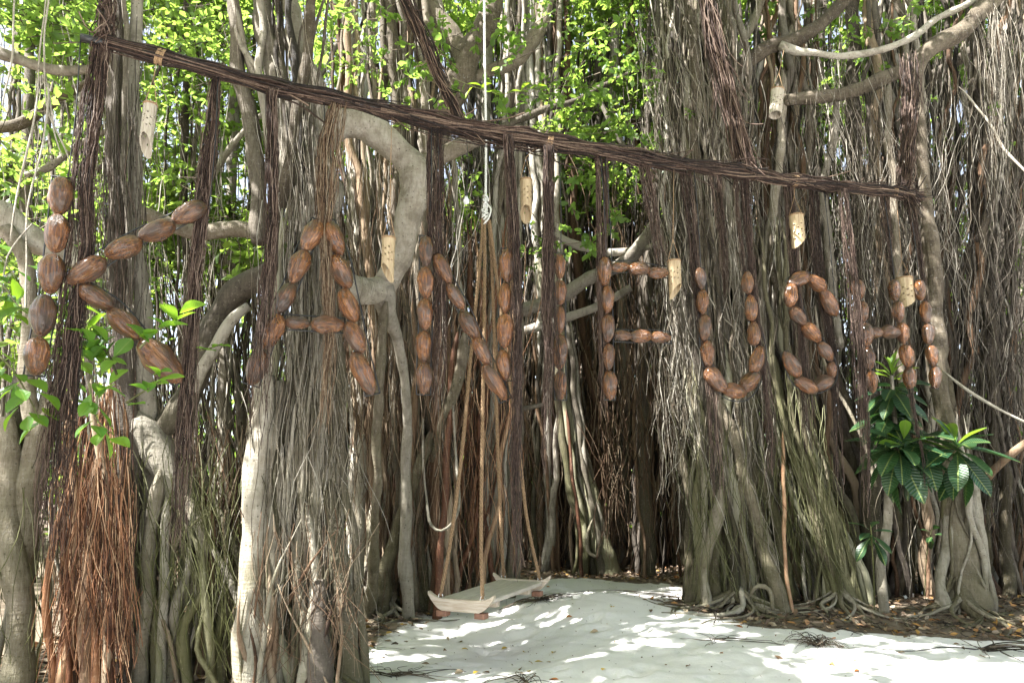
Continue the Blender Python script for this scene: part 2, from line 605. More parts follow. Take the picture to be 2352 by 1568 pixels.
def sand_mat():
    m, nt, out = newmat('coral_sand')
    L = nt.links.new
    at = N(nt, 'Attribute', attribute_name='tint')
    geo = N(nt, 'NewGeometry')
    n1 = N(nt, 'TexNoise', i_Scale=5.0, i_Detail=8.0, i_Roughness=0.7)
    n2 = N(nt, 'TexNoise', i_Scale=90.0, i_Detail=4.0, i_Roughness=0.7)
    n3 = N(nt, 'TexNoise', i_Scale=26.0, i_Detail=3.0)
    for n in (n1, n2, n3):
        L(geo.outputs['Position'], n.inputs[0])
    sand = mixc(nt, n1.outputs[0], (0.645, 0.62, 0.60), (0.76, 0.74, 0.72))
    sp_ = ramp(nt, [(0.66, (0, 0, 0)), (0.70, (1, 1, 1))])
    L(n3.outputs[0], sp_.inputs[0])
    s2 = ramp(nt, [(0.60, (0, 0, 0)), (0.68, (1, 1, 1))])
    L(n2.outputs[0], s2.inputs[0])
    sand = mixc(nt, math_(nt, 'MULTIPLY', math_(nt, 'MULTIPLY', sp_.outputs[0], s2.outputs[0]), 0.7), sand, (0.2, 0.16, 0.12))
    soil = mixc(nt, n2.outputs[0], (0.06, 0.045, 0.03), (0.26, 0.21, 0.16))
    f = math_(nt, 'ADD', at.outputs['Fac'], math_(nt, 'MULTIPLY_ADD', n1.outputs[0], 1.0, -0.5))
    rr = ramp(nt, [(0.42, (0, 0, 0)), (0.62, (1, 1, 1))])
    L(f, rr.inputs[0])
    col = mixc(nt, rr.outputs[0], sand, soil)
    b = N(nt, 'Bump', i_Strength=0.5, i_Distance=0.02)
    L(math_(nt, 'MULTIPLY_ADD', n2.outputs[0], 0.25, math_(nt, 'MULTIPLY', n3.outputs[0], 0.5)), b.inputs['Height'])
    p = N(nt, 'BsdfPrincipled', i_Roughness=0.95)
    p.inputs['Specular IOR Level'].default_value = 0.1
    L(col, p.inputs['Base Color'])
    L(b.outputs[0], p.inputs['Normal'])
    L(p.outputs[0], out.inputs[0])
    return m


M_SAND = sand_mat()

# ------------------------------------------------------------------ ground
xs = np.concatenate([-np.geomspace(400, 9.2, 16), np.arange(-9, 9.01, 0.055), np.geomspace(9.2, 400, 16)])
ys = np.concatenate([-np.geomspace(300, 1, 14), np.arange(0, 4.5, 0.3), np.arange(4.5, 15, 0.055), np.geomspace(15.2, 450, 18)])


def feet(x, y):
    """footprints and scuffs pressed into the sand"""
    z = np.zeros_like(x)
    for fx, fy, fa, fl in FEET:
        dx, dy = x - fx, y - fy
        u = dx * math.cos(fa) + dy * math.sin(fa)
        v = -dx * math.sin(fa) + dy * math.cos(fa)
        q = (u / fl) ** 2 + (v / (fl * 0.5)) ** 2
        z = z + np.where(q < 9, -0.03 * np.exp(-q) + 0.014 * np.exp(-((np.sqrt(np.maximum(q, 1e-6)) - 1.7) / 0.5) ** 2), 0)
    return z


def soilness(X, Yg):
    """where leaf litter and soil lie instead of clean sand: 0 sand .. 1 soil (edges follow the tree bases)"""
    xl = np.interp(Yg, [0, 5.6, 6.6, 7.6, 8.6, 9.6, 10.6, 11.6, 12.6], [-4.0, -1.75, -1.55, -1.35, -1.05, -0.75, 0.05, 0.5, 2.0])
    xr = np.interp(Yg, [0, 7.3, 7.75, 8.1, 8.5, 9.2, 9.8, 10.6, 11.4, 12.2], [40., 40., 5.2, 2.7, 2.2, 1.9, 2.4, 2.8, 2.5, 1.0])
    s = np.maximum(xl - X, X - xr)
    return np.clip(0.5 + s * 1.4, 0, 1)


GX, GY = np.meshgrid(xs, ys)
GZ = hgt(GX, GY) + feet(GX, GY)
nx, ny = len(xs), len(ys)
V = np.stack([GX, GY, GZ], -1).reshape(-1, 3)
ii, jj = np.meshgrid(np.arange(ny - 1), np.arange(nx - 1), indexing='ij')
a = (ii * nx + jj).ravel()
ground = link('sandy_ground', mesh_np('sandy_ground', V, np.stack([a, a + 1, a + nx + 1, a + nx], -1), None, True, soilness(GX, GY).ravel()), M_SAND)
tag(ground, 'white coral sand floor of the clearing', None, None, 'structure')

# ------------------------------------------------------------------ leaves
LEAF_V = np.array([(0, 0, 0), (0.36, 0.33, 0.10), (0.44, 0.68, 0.10), (0, 1, -0.05), (-0.44, 0.68, 0.10), (-0.36, 0.33, 0.10)])
LEAF_Q = np.array([(0, 1, 2, 3), (0, 3, 4, 5)])


def leaves(g, pos, dirs, length, width, tint, up=None):
    """many leaves at once: pos (n,3), dirs (n,3)"""
    n = len(pos)
    d = dirs / (np.linalg.norm(dirs, axis=1)[:, None] + 1e-9)
    if up is None:
        up = rng.normal(0, 0.5, (n, 3)) + np.array([0, 0, 1.0])
    s = np.cross(d, up)
    s /= np.linalg.norm(s, axis=1)[:, None] + 1e-9
    nn = np.cross(s, d)
    length = np.broadcast_to(length, (n,))
    width = np.broadcast_to(width, (n,))
    Vv = (pos[:, None, :] + s[:, None, :] * (LEAF_V[None, :, 0] * width[:, None])[:, :, None]
          + d[:, None, :] * (LEAF_V[None, :, 1] * length[:, None])[:, :, None]
          + nn[:, None, :] * (LEAF_V[None, :, 2] * width[:, None])[:, :, None])
    Q = (LEAF_Q[None] + (np.arange(n) * 6)[:, None, None]).reshape(-1, 4)
    g.add(Vv.reshape(-1, 3), Q, None, np.repeat(tint, 6))


def sprigs(g, gt, centers, per=9, L=0.10, spread=0.16, droop=0.3, twig=True, cell=0.8):
    """leafy twig ends: each centre carries a little spiral of leaves on a twig"""
    n = len(centers)
    axis = rng.normal(0, 1, (n, 3))
    axis[:, 2] = axis[:, 2] * 0.4 - droop
    axis /= np.linalg.norm(axis, axis=1)[:, None]
    k = per
    t = np.tile(np.linspace(0, 1, k), (n, 1))
    pos = centers[:, None, :] + axis[:, None, :] * (t * spread * 1.6)[:, :, None]
    d = axis[:, None, :] * 0.7 + rng.normal(0, 0.75, (n, k, 3))
    d[:, :, 2] -= 0.15
    ln = L * rng.uniform(0.7, 1.2, (n, k))
    key = np.floor(centers / cell).astype(int)
    hsh = np.abs(np.sin(key[:, 0] * 12.99 + key[:, 1] * 78.23 + key[:, 2] * 37.7) * 43758.5) % 1.0
    base = (0.6 * hsh + 0.4 * rng.uniform(0, 1, n))[:, None]
    ln = ln * (0.75 + 0.5 * (np.abs(np.cos(key[:, 0] * 5.1 + key[:, 2] * 3.3)))[:, None])
    tint = np.clip(base * 0.6 + rng.uniform(0, 0.4, (n, k)), 0, 1)
    leaves(g, pos.reshape(-1, 3), d.reshape(-1, 3), ln.ravel(), (ln * 0.58).ravel(), tint.ravel())
    if twig and gt is not None:
        for i in range(n):
            p0 = centers[i] - axis[i] * spread * rng.uniform(1.0, 3.0) + rng.normal(0, 0.05, 3)
            p1 = centers[i] + axis[i] * spread * 1.5
            m = (p0 + p1) / 2 + rng.normal(0, 0.03, 3)
            tube(gt, np.array([p0, m, p1]), [0.006, 0.004, 0.002], 3, cap=False)


# ------------------------------------------------------------------ tree building
def stem(tree, pts, name='aerial_root', mat=M_BARK, sides=9, n=None, w=0.012, lobes=0.12, flare=1.0, kind=None, tint=None):
    """pts: rows of (px, py or None for the ground, Y, radius in photo px)"""
    W, R = [], []
    for (px, py, Y, r) in pts:
        if py is None:
            p = G(px, Y)
            p[2] -= 0.06
        else:
            p = P(px, py, Y)
        W.append(p)
        R.append(rpx(r, Y))
    W = np.array(W)
    L = np.linalg.norm(np.diff(W, axis=0), axis=1).sum()
    n = n or int(min(90, max(10, L * 14)))
    c = catmull(np.column_stack([W, R]), n)
    if name not in ('limb', 'trunk', 'surface_root') and pts[0][1] is not None and pts[0][1] > 100:
        c[:3, 3] *= np.array([0.25, 0.6, 0.85])
    q = c[:, :3] + wob(n, w, L, 0.45)
    r = np.maximum(c[:, 3], 0.002) * (1 + 0.06 * wob(n, 1, L, 1.2, 1)[:, 0])
    if max(p[3] for p in pts) > 11:
        s_ = np.linspace(0, L, n)
        for _k in range(int(L * 1.6) + 1):
            r = r * (1 + rng.uniform(-0.05, 0.13) * np.exp(-((s_ - rng.uniform(0, L)) / rng.uniform(0.06, 0.2)) ** 2))
    g = Geo()
    tube(g, q, r, sides, lobes * 1.25, tint)
    return part(name, g, mat, tree, kind)


def cluster(tree, env, Y0, n, rr=(5, 14), dsp=0.25, mats=(M_BARK,), name='aerial_root', sides=7, lobes=0.14, w=0.03,
            flare=1.25, stop=0.0, start=0.0, drift=0.35, lean=0.0):
    """a fused bundle of rooted stems: env rows (py or None for ground, centre px, half width px)"""
    out = []
    for k in range(n):
        u = rng.uniform(-1, 1)
        v = rng.uniform(-1, 1)
        du = rng.normal(0, drift)
        r = rr[0] + (rr[1] - rr[0]) * rng.uniform(0, 1) ** 1.7
        i0 = 0
        if start and rng.uniform() < start:
            i0 = rng.integers(1, max(2, len(env) - 1))
        i1 = len(env)
        if stop and rng.uniform() < stop:
            i1 = rng.integers(max(i0 + 2, 2), len(env) + 1) if i0 + 2 <= len(env) else len(env)
        rows = env[i0:i1]
        if len(rows) < 2:
            rows = env
        W, R = [], []
        m = len(rows)
        for j, (py, cx, hw) in enumerate(rows):
            s = j / max(1, m - 1)
            uu = np.clip(u + du * (s - 0.5) * 2 + rng.normal(0, 0.10), -1.15, 1.15)
            px = cx + uu * hw
            Y = Y0 - dsp * v * math.sqrt(max(0.05, 1 - min(1, uu * uu) * 0.7)) + lean * s
            if py is None:
                p = G(px, Y)
                p[2] -= 0.06
                R.append(rpx(r * flare, Y))
            else:
                p = P(px, py, Y)
                R.append(rpx(r * (1 if 0 < j < m - 1 else 0.85), Y))
            W.append(p)
        W = np.array(W)
        L = np.linalg.norm(np.diff(W, axis=0), axis=1).sum()
        nn = int(min(44, max(10, L * 6)))
        c = catmull(np.column_stack([W, R]), nn)
        q = c[:, :3] + wob(nn, w, L, 0.4)
        if i0 > 0 or rows[0][0] > 100:
            c[:4, 3] *= np.array([0.15, 0.4, 0.65, 0.85])
        if rows[-1][0] is not None:      # free end: tapers away
            c[-3:, 3] *= np.array([0.8, 0.6, 0.25])
        rad = np.maximum(c[:, 3], 0.0025) * (1 + 0.05 * wob(nn, 1, L, 1.5, 1)[:, 0])
        g = Geo()
        tube(g, q, rad, sides if r > 7 else 5, lobes)
        out.append(part(name, g, mats[rng.integers(len(mats))], tree))
    return out


def strand_geo(g, env, Y0, n, rm=(0.003, 0.008), dsp=0.3, w=0.02, freq=0.5, sides=3, seg=7.0, clump=0, minlen=0.3, lower=0.0, upper=0.0, signplane=False, drift=0.3):
    """thin roots inside an envelope, joined into one piece of geometry"""
    cl = rng.uniform(-1, 1, max(1, clump))
    E = np.array([[gpy(Y0) if e[0] is None else e[0], e[1], e[2]] for e in env], float)
    for k in range(n):
        u = rng.uniform(-1, 1) if not clump else np.clip(cl[rng.integers(clump)] + rng.normal(0, 0.16), -1.2, 1.2)
        Y = Y0 + rng.uniform(-dsp, dsp)
        a0 = E[0, 0] + (rng.uniform(0, upper) if upper else 0)
        a1 = E[-1, 0]
        full = a1 - a0
        if lower:
            a1 = a0 + full * rng.uniform(1 - lower, 1.0)
        if a1 - a0 < minlen * abs(full):
            a1 = a0 + minlen * full
        L = (a1 - a0) * Y / FPX
        m = int(min(40, max(6, L * seg)))
        py = np.linspace(a0, a1, m)
        cx = np.interp(py, E[:, 0], E[:, 1])
        hw = np.interp(py, E[:, 0], E[:, 2])
        s = np.linspace(-1, 1, m)
        px = cx + hw * (u + rng.normal(0, drift) * s)
        if signplane:
            o = Y - Y0
            pts = np.array([SP(px[i], py[i], o) for i in range(m)])
        else:
            pts = np.array([P(px[i], py[i], Y) for i in range(m)])
        pts += wob(m, w, L, freq)
        pts[0] = pts[0]
        zmin = hgt(pts[:, 0], pts[:, 1]) - 0.02
        pts[:, 2] = np.maximum(pts[:, 2], zmin)
        r = rng.uniform(*rm) * np.linspace(1.0, 0.6, m)
        tube(g, pts, r, sides, cap=False)


def rootlets(tree, env, Y0, n, mat=M_ROOT, name='hanging_rootlets', **kw):
    g = Geo()
    strand_geo(g, env, Y0, n, **kw)
    return part(name, g, mat, tree, 'stuff')


def base_roots(tree, px, Y, n, spread=0.8, r=0.025, mat=M_PALE, front=True):
    c = G(px, Y)
    for k in range(n):
        a_ = rng.uniform(math.pi * 1.05, math.pi * 1.95) if front else rng.uniform(0, 6.28)
        L = spread * rng.uniform(0.5, 1.2)
        pts = []
        for s in np.linspace(0, 1, 7):
            aa = a_ + 0.5 * math.sin(3 * s + k)
            x = c[0] + math.cos(aa) * L * s + rng.normal(0, 0.02)
            y = c[1] + math.sin(aa) * L * s * 0.8 + rng.normal(0, 0.02)
            z = float(hgt(x, y)) + 0.02 + 0.22 * (1 - s) ** 3 - 0.02 * s
            pts.append((x, y, z))
        p = catmull(pts, 16)
        g = Geo()
        tube(g, p, r * rng.uniform(0.5, 1.2) * np.linspace(1.2, 0.3, 16), 6, 0.15)
        part('surface_root', g, mat, tree)


# ---- the dark twin trunk behind letter K
t1 = thing('banyan_tree', 'dark upright banyan trunk hung with orange roots, behind the coconut letter K', 'tree', G(285, 6.2))
stem(t1, [(262, -60, 6.0, 17), (264, 300, 6.0, 18), (270, 620, 6.05, 19), (288, 900, 6.1, 22), (300, 1250, 6.1, 26), (290, None, 6.1, 34)], 'trunk', M_DARK, 14, lobes=0.2)
stem(t1, [(312, -60, 6.15, 14), (309, 250, 6.15, 15), (314, 560, 6.15, 16), (330, 820, 6.2, 19), (345, 1200, 6.3, 22), (330, None, 6.3, 26)], 'trunk', M_BARK, 12)
stem(t1, [(286, -60, 5.95, 6), (287, 260, 5.92, 7), (291, 500, 5.95, 7), (300, 800, 6.0, 8)], 'aerial_root', M_BARK, 8)
stem(t1, [(268, -60, 5.9, 4), (262, 200, 5.88, 5), (256, 420, 5.9, 4), (262, 700, 5.95, 4)], 'aerial_root', M_DARK, 7)
# limbs to the left
stem(t1, [(-90, 470, 6.2, 42), (10, 510, 6.2, 40), (90, 555, 6.3, 30), (190, 600, 6.3, 24), (280, 640, 6.2, 20)], 'limb', M_PALE, 14, lobes=0.08)
stem(t1, [(20, 530, 6.1, 18), (55, 590, 6.05, 16), (70, 680, 6.05, 15), (62, 830, 6.1, 17), (75, 1000, 6.15, 20)], 'limb', M_PALE, 10, lobes=0.1)
stem(t1, [(-60, 95, 6.8, 18), (30, 135, 6.8, 16), (110, 158, 6.9, 14), (200, 155, 6.9, 13), (270, 140, 6.6, 11)], 'limb', M_BARK, 9)
stem(t1, [(-40, 300, 9.0, 12), (40, 285, 9.0, 13), (120, 235, 9.0, 12), (230, 180, 8.6, 10)], 'limb', M_PALE, 9)
stem(t1, [(280, 470, 6.9, 14), (360, 500, 7.0, 15), (450, 530, 7.2, 18), (560, 530, 7.2, 20), (680, 545, 7.0, 20)], 'limb', M_PALE, 11)
stem(t1, [(60, 400, 7.6, 8), (120, 380, 7.6, 8), (180, 330, 7.6, 7), (250, 300, 7.4, 6)], 'limb', M_BARK, 8)
cluster(t1, [(880, 225, 60), (1050, 220, 70), (1250, 215, 78), (None, 205, 85)], 5.85, 16, (4, 11), 0.2, (M_ORNG, M_RBRN), start=0.3, stop=0.2)
stem(t1, [(232, 1050, 5.75, 16), (222, 1200, 5.72, 20), (208, 1340, 5.72, 20), (205, None, 5.75, 22)], 'aerial_root', M_RBRN, 10)
rootlets(t1, [(850, 228, 40), (1050, 222, 62), (1200, 215, 78), (1400, 212, 85), (None, 205, 90)], 5.74, 170, M_ORNG, 'orange_rootlets', rm=(0.0022, 0.006), dsp=0.22, w=0.02, upper=520, lower=0.35, clump=13)
rootlets(t1, [(840, 190, 30), (1050, 180, 35), (1300, 165, 45), (None, 160, 60)], 5.8, 60, M_ORNG, 'orange_rootlets', rm=(0.002, 0.004), dsp=0.15, w=0.035, upper=200, lower=0.5, clump=7)
rootlets(t1, [(1060, 232, 10), (1130, 232, 40), (1300, 230, 55), (None, 225, 70)], 5.66, 90, M_ORNG, 'orange_rootlets', rm=(0.002, 0.0045), dsp=0.1, w=0.03, upper=40, lower=0.6, clump=12)
rootlets(t1, [(-20, 285, 42), (400, 285, 42), (900, 290, 55)], 5.9, 80, M_DARK, 'clinging_rootlets', rm=(0.002, 0.005), dsp=0.16, w=0.012, upper=500, lower=0.6)
rootlets(t1, [(150, 235, 30), (600, 260, 60), (900, 250, 70)], 5.8, 60, M_FRNG, rm=(0.0018, 0.0035), dsp=0.2, w=0.03, upper=420, lower=0.5)

# ---- pale leaning trunk and green tangle left of centre
t2 = thing('banyan_tree', 'pale leaning banyan trunk with hollow and mossy green twisted roots, below the letter K', 'tree', G(430, 6.4))
stem(t2, [(230, 900, 6.3, 28), (300, 960, 6.3, 40), (360, 1030, 6.25, 44), (400, 1120, 6.25, 40), (440, 1230, 6.3, 34), (470, 1380, 6.35, 34), (490, None, 6.4, 40)], 'trunk', M_BARK, 16, lobes=0.16)
stem(t2, [(365, 1080, 6.05, 15), (350, 1200, 6.0, 14), (338, 1350, 6.0, 15), (322, None, 6.0, 17)], 'aerial_root', M_PALE, 10)
stem(t2, [(384, 1140, 6.0, 9), (380, 1250, 5.98, 10), (373, 1400, 5.98, 11), (369, None, 5.98, 12)], 'aerial_root', M_PALE, 10, tint=1.0)
stem(t2, [(352, 1450, 5.95, 7), (361, 1500, 5.95, 7), (366, None, 5.93, 8)], 'aerial_root', M_MOSS, 8)
stem(t2, [(400, 1130, 6.15, 13), (450, 1190, 6.1, 13), (464, 1260, 6.1, 12), (440, 1330, 6.1, 13), (405, 1400, 6.1, 16), (395, None, 6.1, 20)], 'aerial_root', M_PALE, 10)
stem(t2, [(425, 1210, 6.0, 8), (420, 1270, 6.0, 8), (450, 1330, 6.0, 9), (480, 1390, 6.0, 10), (490, None, 6.0, 14)], 'aerial_root', M_MOSS, 9)
stem(t2, [(485, 1330, 5.98, 9), (455, 1380, 5.95, 10), (415, 1450, 5.95, 12), (430, None, 5.95, 14)], 'aerial_root', M_MOSS, 9)
stem(t2, [(470, 1360, 6.05, 9), (510, 1400, 6.05, 8), (500, 1480, 6.0, 10), (520, None, 6.0, 12)], 'aerial_root', M_MOSS, 9)
stem(t2, [(340, 1050, 6.2, 7), (420, 1160, 6.15, 7), (520, 1300, 6.1, 8), (560, 1420, 6.05, 8)], 'aerial_root', M_BARK, 8)
stem(t2, [(470, 1060, 6.5, 7), (500, 1170, 6.4, 8), (550, 1290, 6.2, 9), (575, 1380, 6.1, 8)], 'aerial_root', M_BARK, 8)
cluster(t2, [(1150, 440, 80), (1300, 450, 95), (None, 460, 100)], 6.1, 22, (4, 12), 0.22, (M_MOSS, M_BARK, M_RBRN), start=0.4, w=0.05, drift=0.6)
rootlets(t2, [(1000, 430, 110), (1250, 440, 120), (None, 450, 130)], 6.0, 170, M_MROOT, 'mossy_rootlets', rm=(0.0018, 0.0045), dsp=0.25, w=0.035, upper=330, lower=0.5, clump=30)
rootlets(t2, [(950, 500, 120), (1250, 490, 130), (None, 480, 120)], 6.6, 130, M_RBRN, rm=(0.003, 0.007), dsp=0.3, w=0.02, upper=200, lower=0.4)
# sloping pale limb that runs up to the right
stem(t2, [(330, 1010, 6.3, 26), (400, 960, 6.3, 28), (450, 880, 6.35, 28), (478, 770, 6.4, 30), (520, 690, 6.45, 31), (590, 640, 6.4, 30), (690, 610, 6.3, 28)], 'limb', M_BARK, 14, lobes=0.1)
stem(t2, [(445, 900, 6.2, 13), (490, 810, 6.2, 15), (535, 730, 6.25, 14), (570, 700, 6.3, 10)], 'limb', M_PALE, 10, tint=1.0)  # sunlit stretch below the limb, its light put into a palest-bark piece

# ---- smooth pale trunk at the left edge
t3 = thing('fig_tree', 'smooth pale curving trunk at the left edge of the clearing', 'tree', G(45, 6.1))
stem(t3, [(5, 960, 6.1, 20), (18, 1080, 6.1, 26), (22, 1200, 6.08, 26), (38, 1320, 6.05, 28), (46, 1450, 6.05, 28), (42, None, 6.05, 30)], 'trunk', M_PALE, 14, lobes=0.07)
stem(t3, [(125, 880, 6.25, 22), (95, 1010, 6.2, 28), (62, 1130, 6.18, 32), (42, 1270, 6.16, 26), (42, 1360, 6.16, 18)], 'limb', M_PALE, 13, lobes=0.07)
stem(t3, [(62, 800, 6.3, 14), (45, 940, 6.25, 18), (22, 1060, 6.15, 22), (22, 1180, 6.14, 18)], 'limb', M_BARK, 10)
cluster(t3, [(1150, 110, 60), (1300, 95, 70), (None, 90, 85)], 6.5, 9, (3, 8), 0.3, (M_MOSS, M_BARK), start=0.3)
rootlets(t3, [(1100, 70, 90), (1300, 70, 100), (None, 70, 110)], 6.0, 36, M_MROOT, 'mossy_rootlets', rm=(0.002, 0.005), dsp=0.2, w=0.035, upper=250, lower=0.3)
# pale cords drooping at upper left
for q in ([(110, -40), (107, 150), (115, 260), (150, 360), (170, 420), (225, 470)], [(100, -40), (92, 200), (80, 300), (40, 430), (20, 560)],
          [(108, 180), (95, 330), (75, 420), (66, 560), (60, 720)], [(40, -40), (30, 120), (10, 250)], [(150, 360), (120, 290), (105, 170)], [(0, 700), (20, 600), (45, 560), (80, 520)]):
    stem(t3, [(x, y, 4.9, rng.uniform(1.6, 3.2)) for x, y in q], 'aerial_root', M_PALE, 5, lobes=0.0, tint=1.0)

# ---- the broad fluted trunk below letter A
t4 = thing('banyan_tree', 'broad fluted banyan trunk of fused stems standing behind letter A', 'tree', G(680, 6.2))
stem(t4, [(590, -60, 6.6, 22), (622, 120, 6.5, 24), (650, 260, 6.4, 26), (690, 480, 6.3, 30), (700, 760, 6.25, 36), (690, 1100, 6.2, 42), (680, None, 6.2, 60)], 'trunk', M_BARK, 16, lobes=0.2)
stem(t4, [(650, -60, 6.5, 22), (690, 110, 6.45, 24), (722, 260, 6.4, 30), (735, 430, 6.3, 36), (742, 700, 6.25, 38), (745, 1050, 6.15, 40), (775, None, 6.1, 54)], 'trunk', M_BARK, 16, lobes=0.2)
stem(t4, [(525, -60, 6.4, 16), (545, 120, 6.4, 18), (570, 260, 6.4, 20), (592, 420, 6.35, 18), (600, 560, 6.3, 16)], 'trunk', M_BARK, 12, lobes=0.15)
stem(t4, [(722, -60, 5.95, 13), (712, 80, 5.95, 13.5), (694, 190, 5.92, 14), (668, 340, 5.9, 14), (642, 500, 5.9, 14.5), (616, 680, 5.9, 15), (597, 860, 5.9, 18), (588, 1000, 5.85, 20)], 'trunk', M_PALE, 12, lobes=0.05)
stem(t4, [(612, 860, 5.85, 22), (600, 980, 5.8, 27), (588, 1150, 5.78, 29), (582, 1350, 5.78, 30), (574, None, 5.78, 34)], 'trunk', M_PALE, 14, lobes=0.12)
stem(t4, [(640, 880, 5.9, 18), (632, 1050, 5.86, 20), (628, 1250, 5.84, 22), (622, None, 5.84, 28)], 'trunk', M_BARK, 12, lobes=0.14)
stem(t4, [(670, 740, 5.95, 8), (668, 900, 5.9, 9), (662, 1100, 5.86, 11), (655, 1250, 5.84, 8), (645, 1330, 5.84, 5)], 'aerial_root', M_PALE, 9, tint=1.0)
stem(t4, [(692, 740, 5.9, 12), (690, 950, 5.88, 13), (695, 1150, 5.86, 12), (690, 1350, 5.84, 13), (700, None, 5.84, 15)], 'aerial_root', M_PALE, 10)
stem(t4, [(723, 880, 5.95, 10), (720, 1050, 5.9, 11), (726, 1220, 5.86, 12), (735, 1400, 5.8, 13), (748, None, 5.78, 16)], 'aerial_root', M_BARK, 9)
stem(t4, [(700, 1150, 5.85, 9), (722, 1250, 5.8, 10), (726, 1370, 5.78, 13), (712, 1460, 5.76, 18), (700, None, 5.74, 26)], 'aerial_root', M_PALE, 10)
stem(t4, [(760, 1100, 5.95, 14), (775, 1280, 5.9, 16), (786, 1420, 5.85, 20), (812, None, 5.9, 26)], 'aerial_root', M_BARK, 12, lobes=0.15)
stem(t4, [(735, 1330, 5.8, 12), (728, 1440, 5.76, 22), (724, None, 5.72, 34)], 'trunk', M_DARK, 12, lobes=0.15)
cluster(t4, [(480, 715, 55), (800, 705, 80), (1100, 690, 105), (1350, 685, 118), (None, 690, 130)], 5.98, 34, (4, 13), 0.22, (M_BARK, M_PALE, M_BARK, M_MOSS), start=0.45, w=0.025, drift=0.5)
cluster(t4, [(1200, 690, 100), (1350, 690, 115), (None, 695, 135)], 5.72, 22, (3, 8), 0.1, (M_BARK, M_RBRN, M_PALE), start=0.5, w=0.035, drift=0.35)
cluster(t4, [(-60, 640, 110), (120, 655, 95), (300, 690, 75), (500, 705, 70)], 6.35, 14, (3, 10), 0.25, (M_BARK, M_DARK), w=0.02)
rootlets(t4, [(150, 680, 70), (500, 700, 75), (1000, 690, 110), (None, 690, 130)], 5.85, 150, M_ROOT, 'clinging_rootlets', rm=(0.0018, 0.0045), dsp=0.2, w=0.03, upper=900, lower=0.6)
rootlets(t4, [(1150, 690, 105), (1350, 690, 115), (None, 700, 130)], 5.68, 70, M_RBRN, 'tangled_rootlets', rm=(0.002, 0.0045), dsp=0.1, w=0.03, freq=0.8, upper=250, lower=0.5, drift=0.4)
rootlets(t4, [(-60, 640, 120), (400, 690, 90), (1000, 690, 110), (None, 690, 130)], 5.8, 60, M_PALE, 'pale_rootlets', rm=(0.002, 0.006), dsp=0.15, w=0.03, upper=900, lower=0.6, clump=16)
# the thick bent limb
stem(t4, [(725, 330, 6.6, 46), (780, 286, 6.75, 38), (845, 296, 6.9, 37), (905, 338, 7.0, 37), (950, 385, 7.1, 38), (957, 440, 7.15, 37), (938, 520, 7.2, 33), (912, 600, 7.3, 27), (885, 655, 7.4, 32), (840, 670, 7.2, 32), (770, 640, 6.7, 30)], 'limb', M_PALE, 18, n=70, lobes=0.06)
stem(t4, [(955, 400, 7.15, 26), (1000, 368, 7.2, 22), (1050, 340, 7.25, 20), (1085, 318, 7.3, 20), (1118, 312, 7.32, 19)], 'limb', M_PALE, 12, lobes=0.15)
stem(t4, [(880, 655, 7.35, 26), (890, 720, 7.5, 20), (915, 780, 7.8, 14), (930, 900, 8.2, 11), (935, None, 8.6, 14)], 'limb', M_BARK, 12)
stem(t4, [(885, 690, 7.3, 14), (880, 780, 7.4, 11), (872, 900, 7.5, 10), (866, 1050, 7.7, 11), (860, 1200, 8.0, 10), (852, None, 8.6, 16)], 'aerial_root', M_PALE, 9)
base_roots(t4, 760, 5.95, 8, 0.9, 0.035)

# ---- tangle left of the swing
t5 = thing('banyan_tree', 'tall tangle of pale and brown rooted stems just left behind the swing', 'tree', G(900, 9.2))
cluster(t5, [(-60, 880, 110), (300, 890, 120), (700, 900, 95), (1000, 905, 95), (1250, 900, 85), (None, 890, 100)], 9.3, 60, (4, 14), 0.5, (M_ROOT, M_BARK, M_RBRN, M_PALE), start=0.4, stop=0.1)
cluster(t5, [(700, 985, 55), (1000, 975, 55), (1250, 965, 60), (None, 955, 65)], 9.1, 24, (4, 12), 0.35, (M_RBRN, M_ROOT, M_BARK), start=0.3)
stem(t5, [(992, 990, 8.7, 13), (960, 1080, 8.65, 13), (925, 1170, 8.6, 13), (895, 1270, 8.6, 15), (880, 1330, 8.65, 18), (872, None, 8.7, 26)], 'aerial_root', M_PALE, 12, lobes=0.08)
stem(t5, [(1050, 760, 8.6, 8), (1038, 900, 8.6, 8), (1022, 1100, 8.6, 8), (1014, 1250, 8.6, 8.5), (1002, None, 8.65, 12)], 'aerial_root', M_ORNG, 9, lobes=0.05)
stem(t5, [(835, 1000, 8.7, 11), (830, 1150, 8.65, 12), (822, 1280, 8.6, 14), (820, None, 8.6, 20)], 'aerial_root', M_PALE, 10)
stem(t5, [(1036, 860, 8.6, 2.5), (1048, 1040, 8.5, 3), (1052, 1140, 8.4, 3), (1040, 1200, 8.35, 3), (1012, 1222, 8.35, 3), (986, 1200, 8.4, 3), (976, 1130, 8.5, 2.6), (974, 960, 8.6, 2)], 'aerial_root', M_BARK, 7, tint=0.8)
stem(t5, [(1070, 760, 8.5, 12), (1060, 830, 8.5, 13), (1020, 960, 8.6, 9), (990, 1060, 8.8, 8)], 'aerial_root', M_PALE, 9)
rootlets(t5, [(300, 900, 130), (800, 920, 120), (1200, 920, 110), (None, 910, 120)], 8.9, 200, M_RBRN, rm=(0.003, 0.007), dsp=0.5, w=0.03, upper=700, lower=0.6, clump=40)
rootlets(t5, [(0, 880, 130), (500, 900, 140), (1100, 900, 120)], 9.0, 90, M_ROOT, rm=(0.003, 0.007), dsp=0.5, w=0.03, upper=500, lower=0.6)
cluster(t5, [(500, 1060, 110), (900, 1050, 110), (1200, 1045, 100), (None, 1040, 95)], 9.9, 24, (2.5, 7), 0.5, (M_ORNG, M_RBRN, M_ORNG), start=0.5, w=0.03)
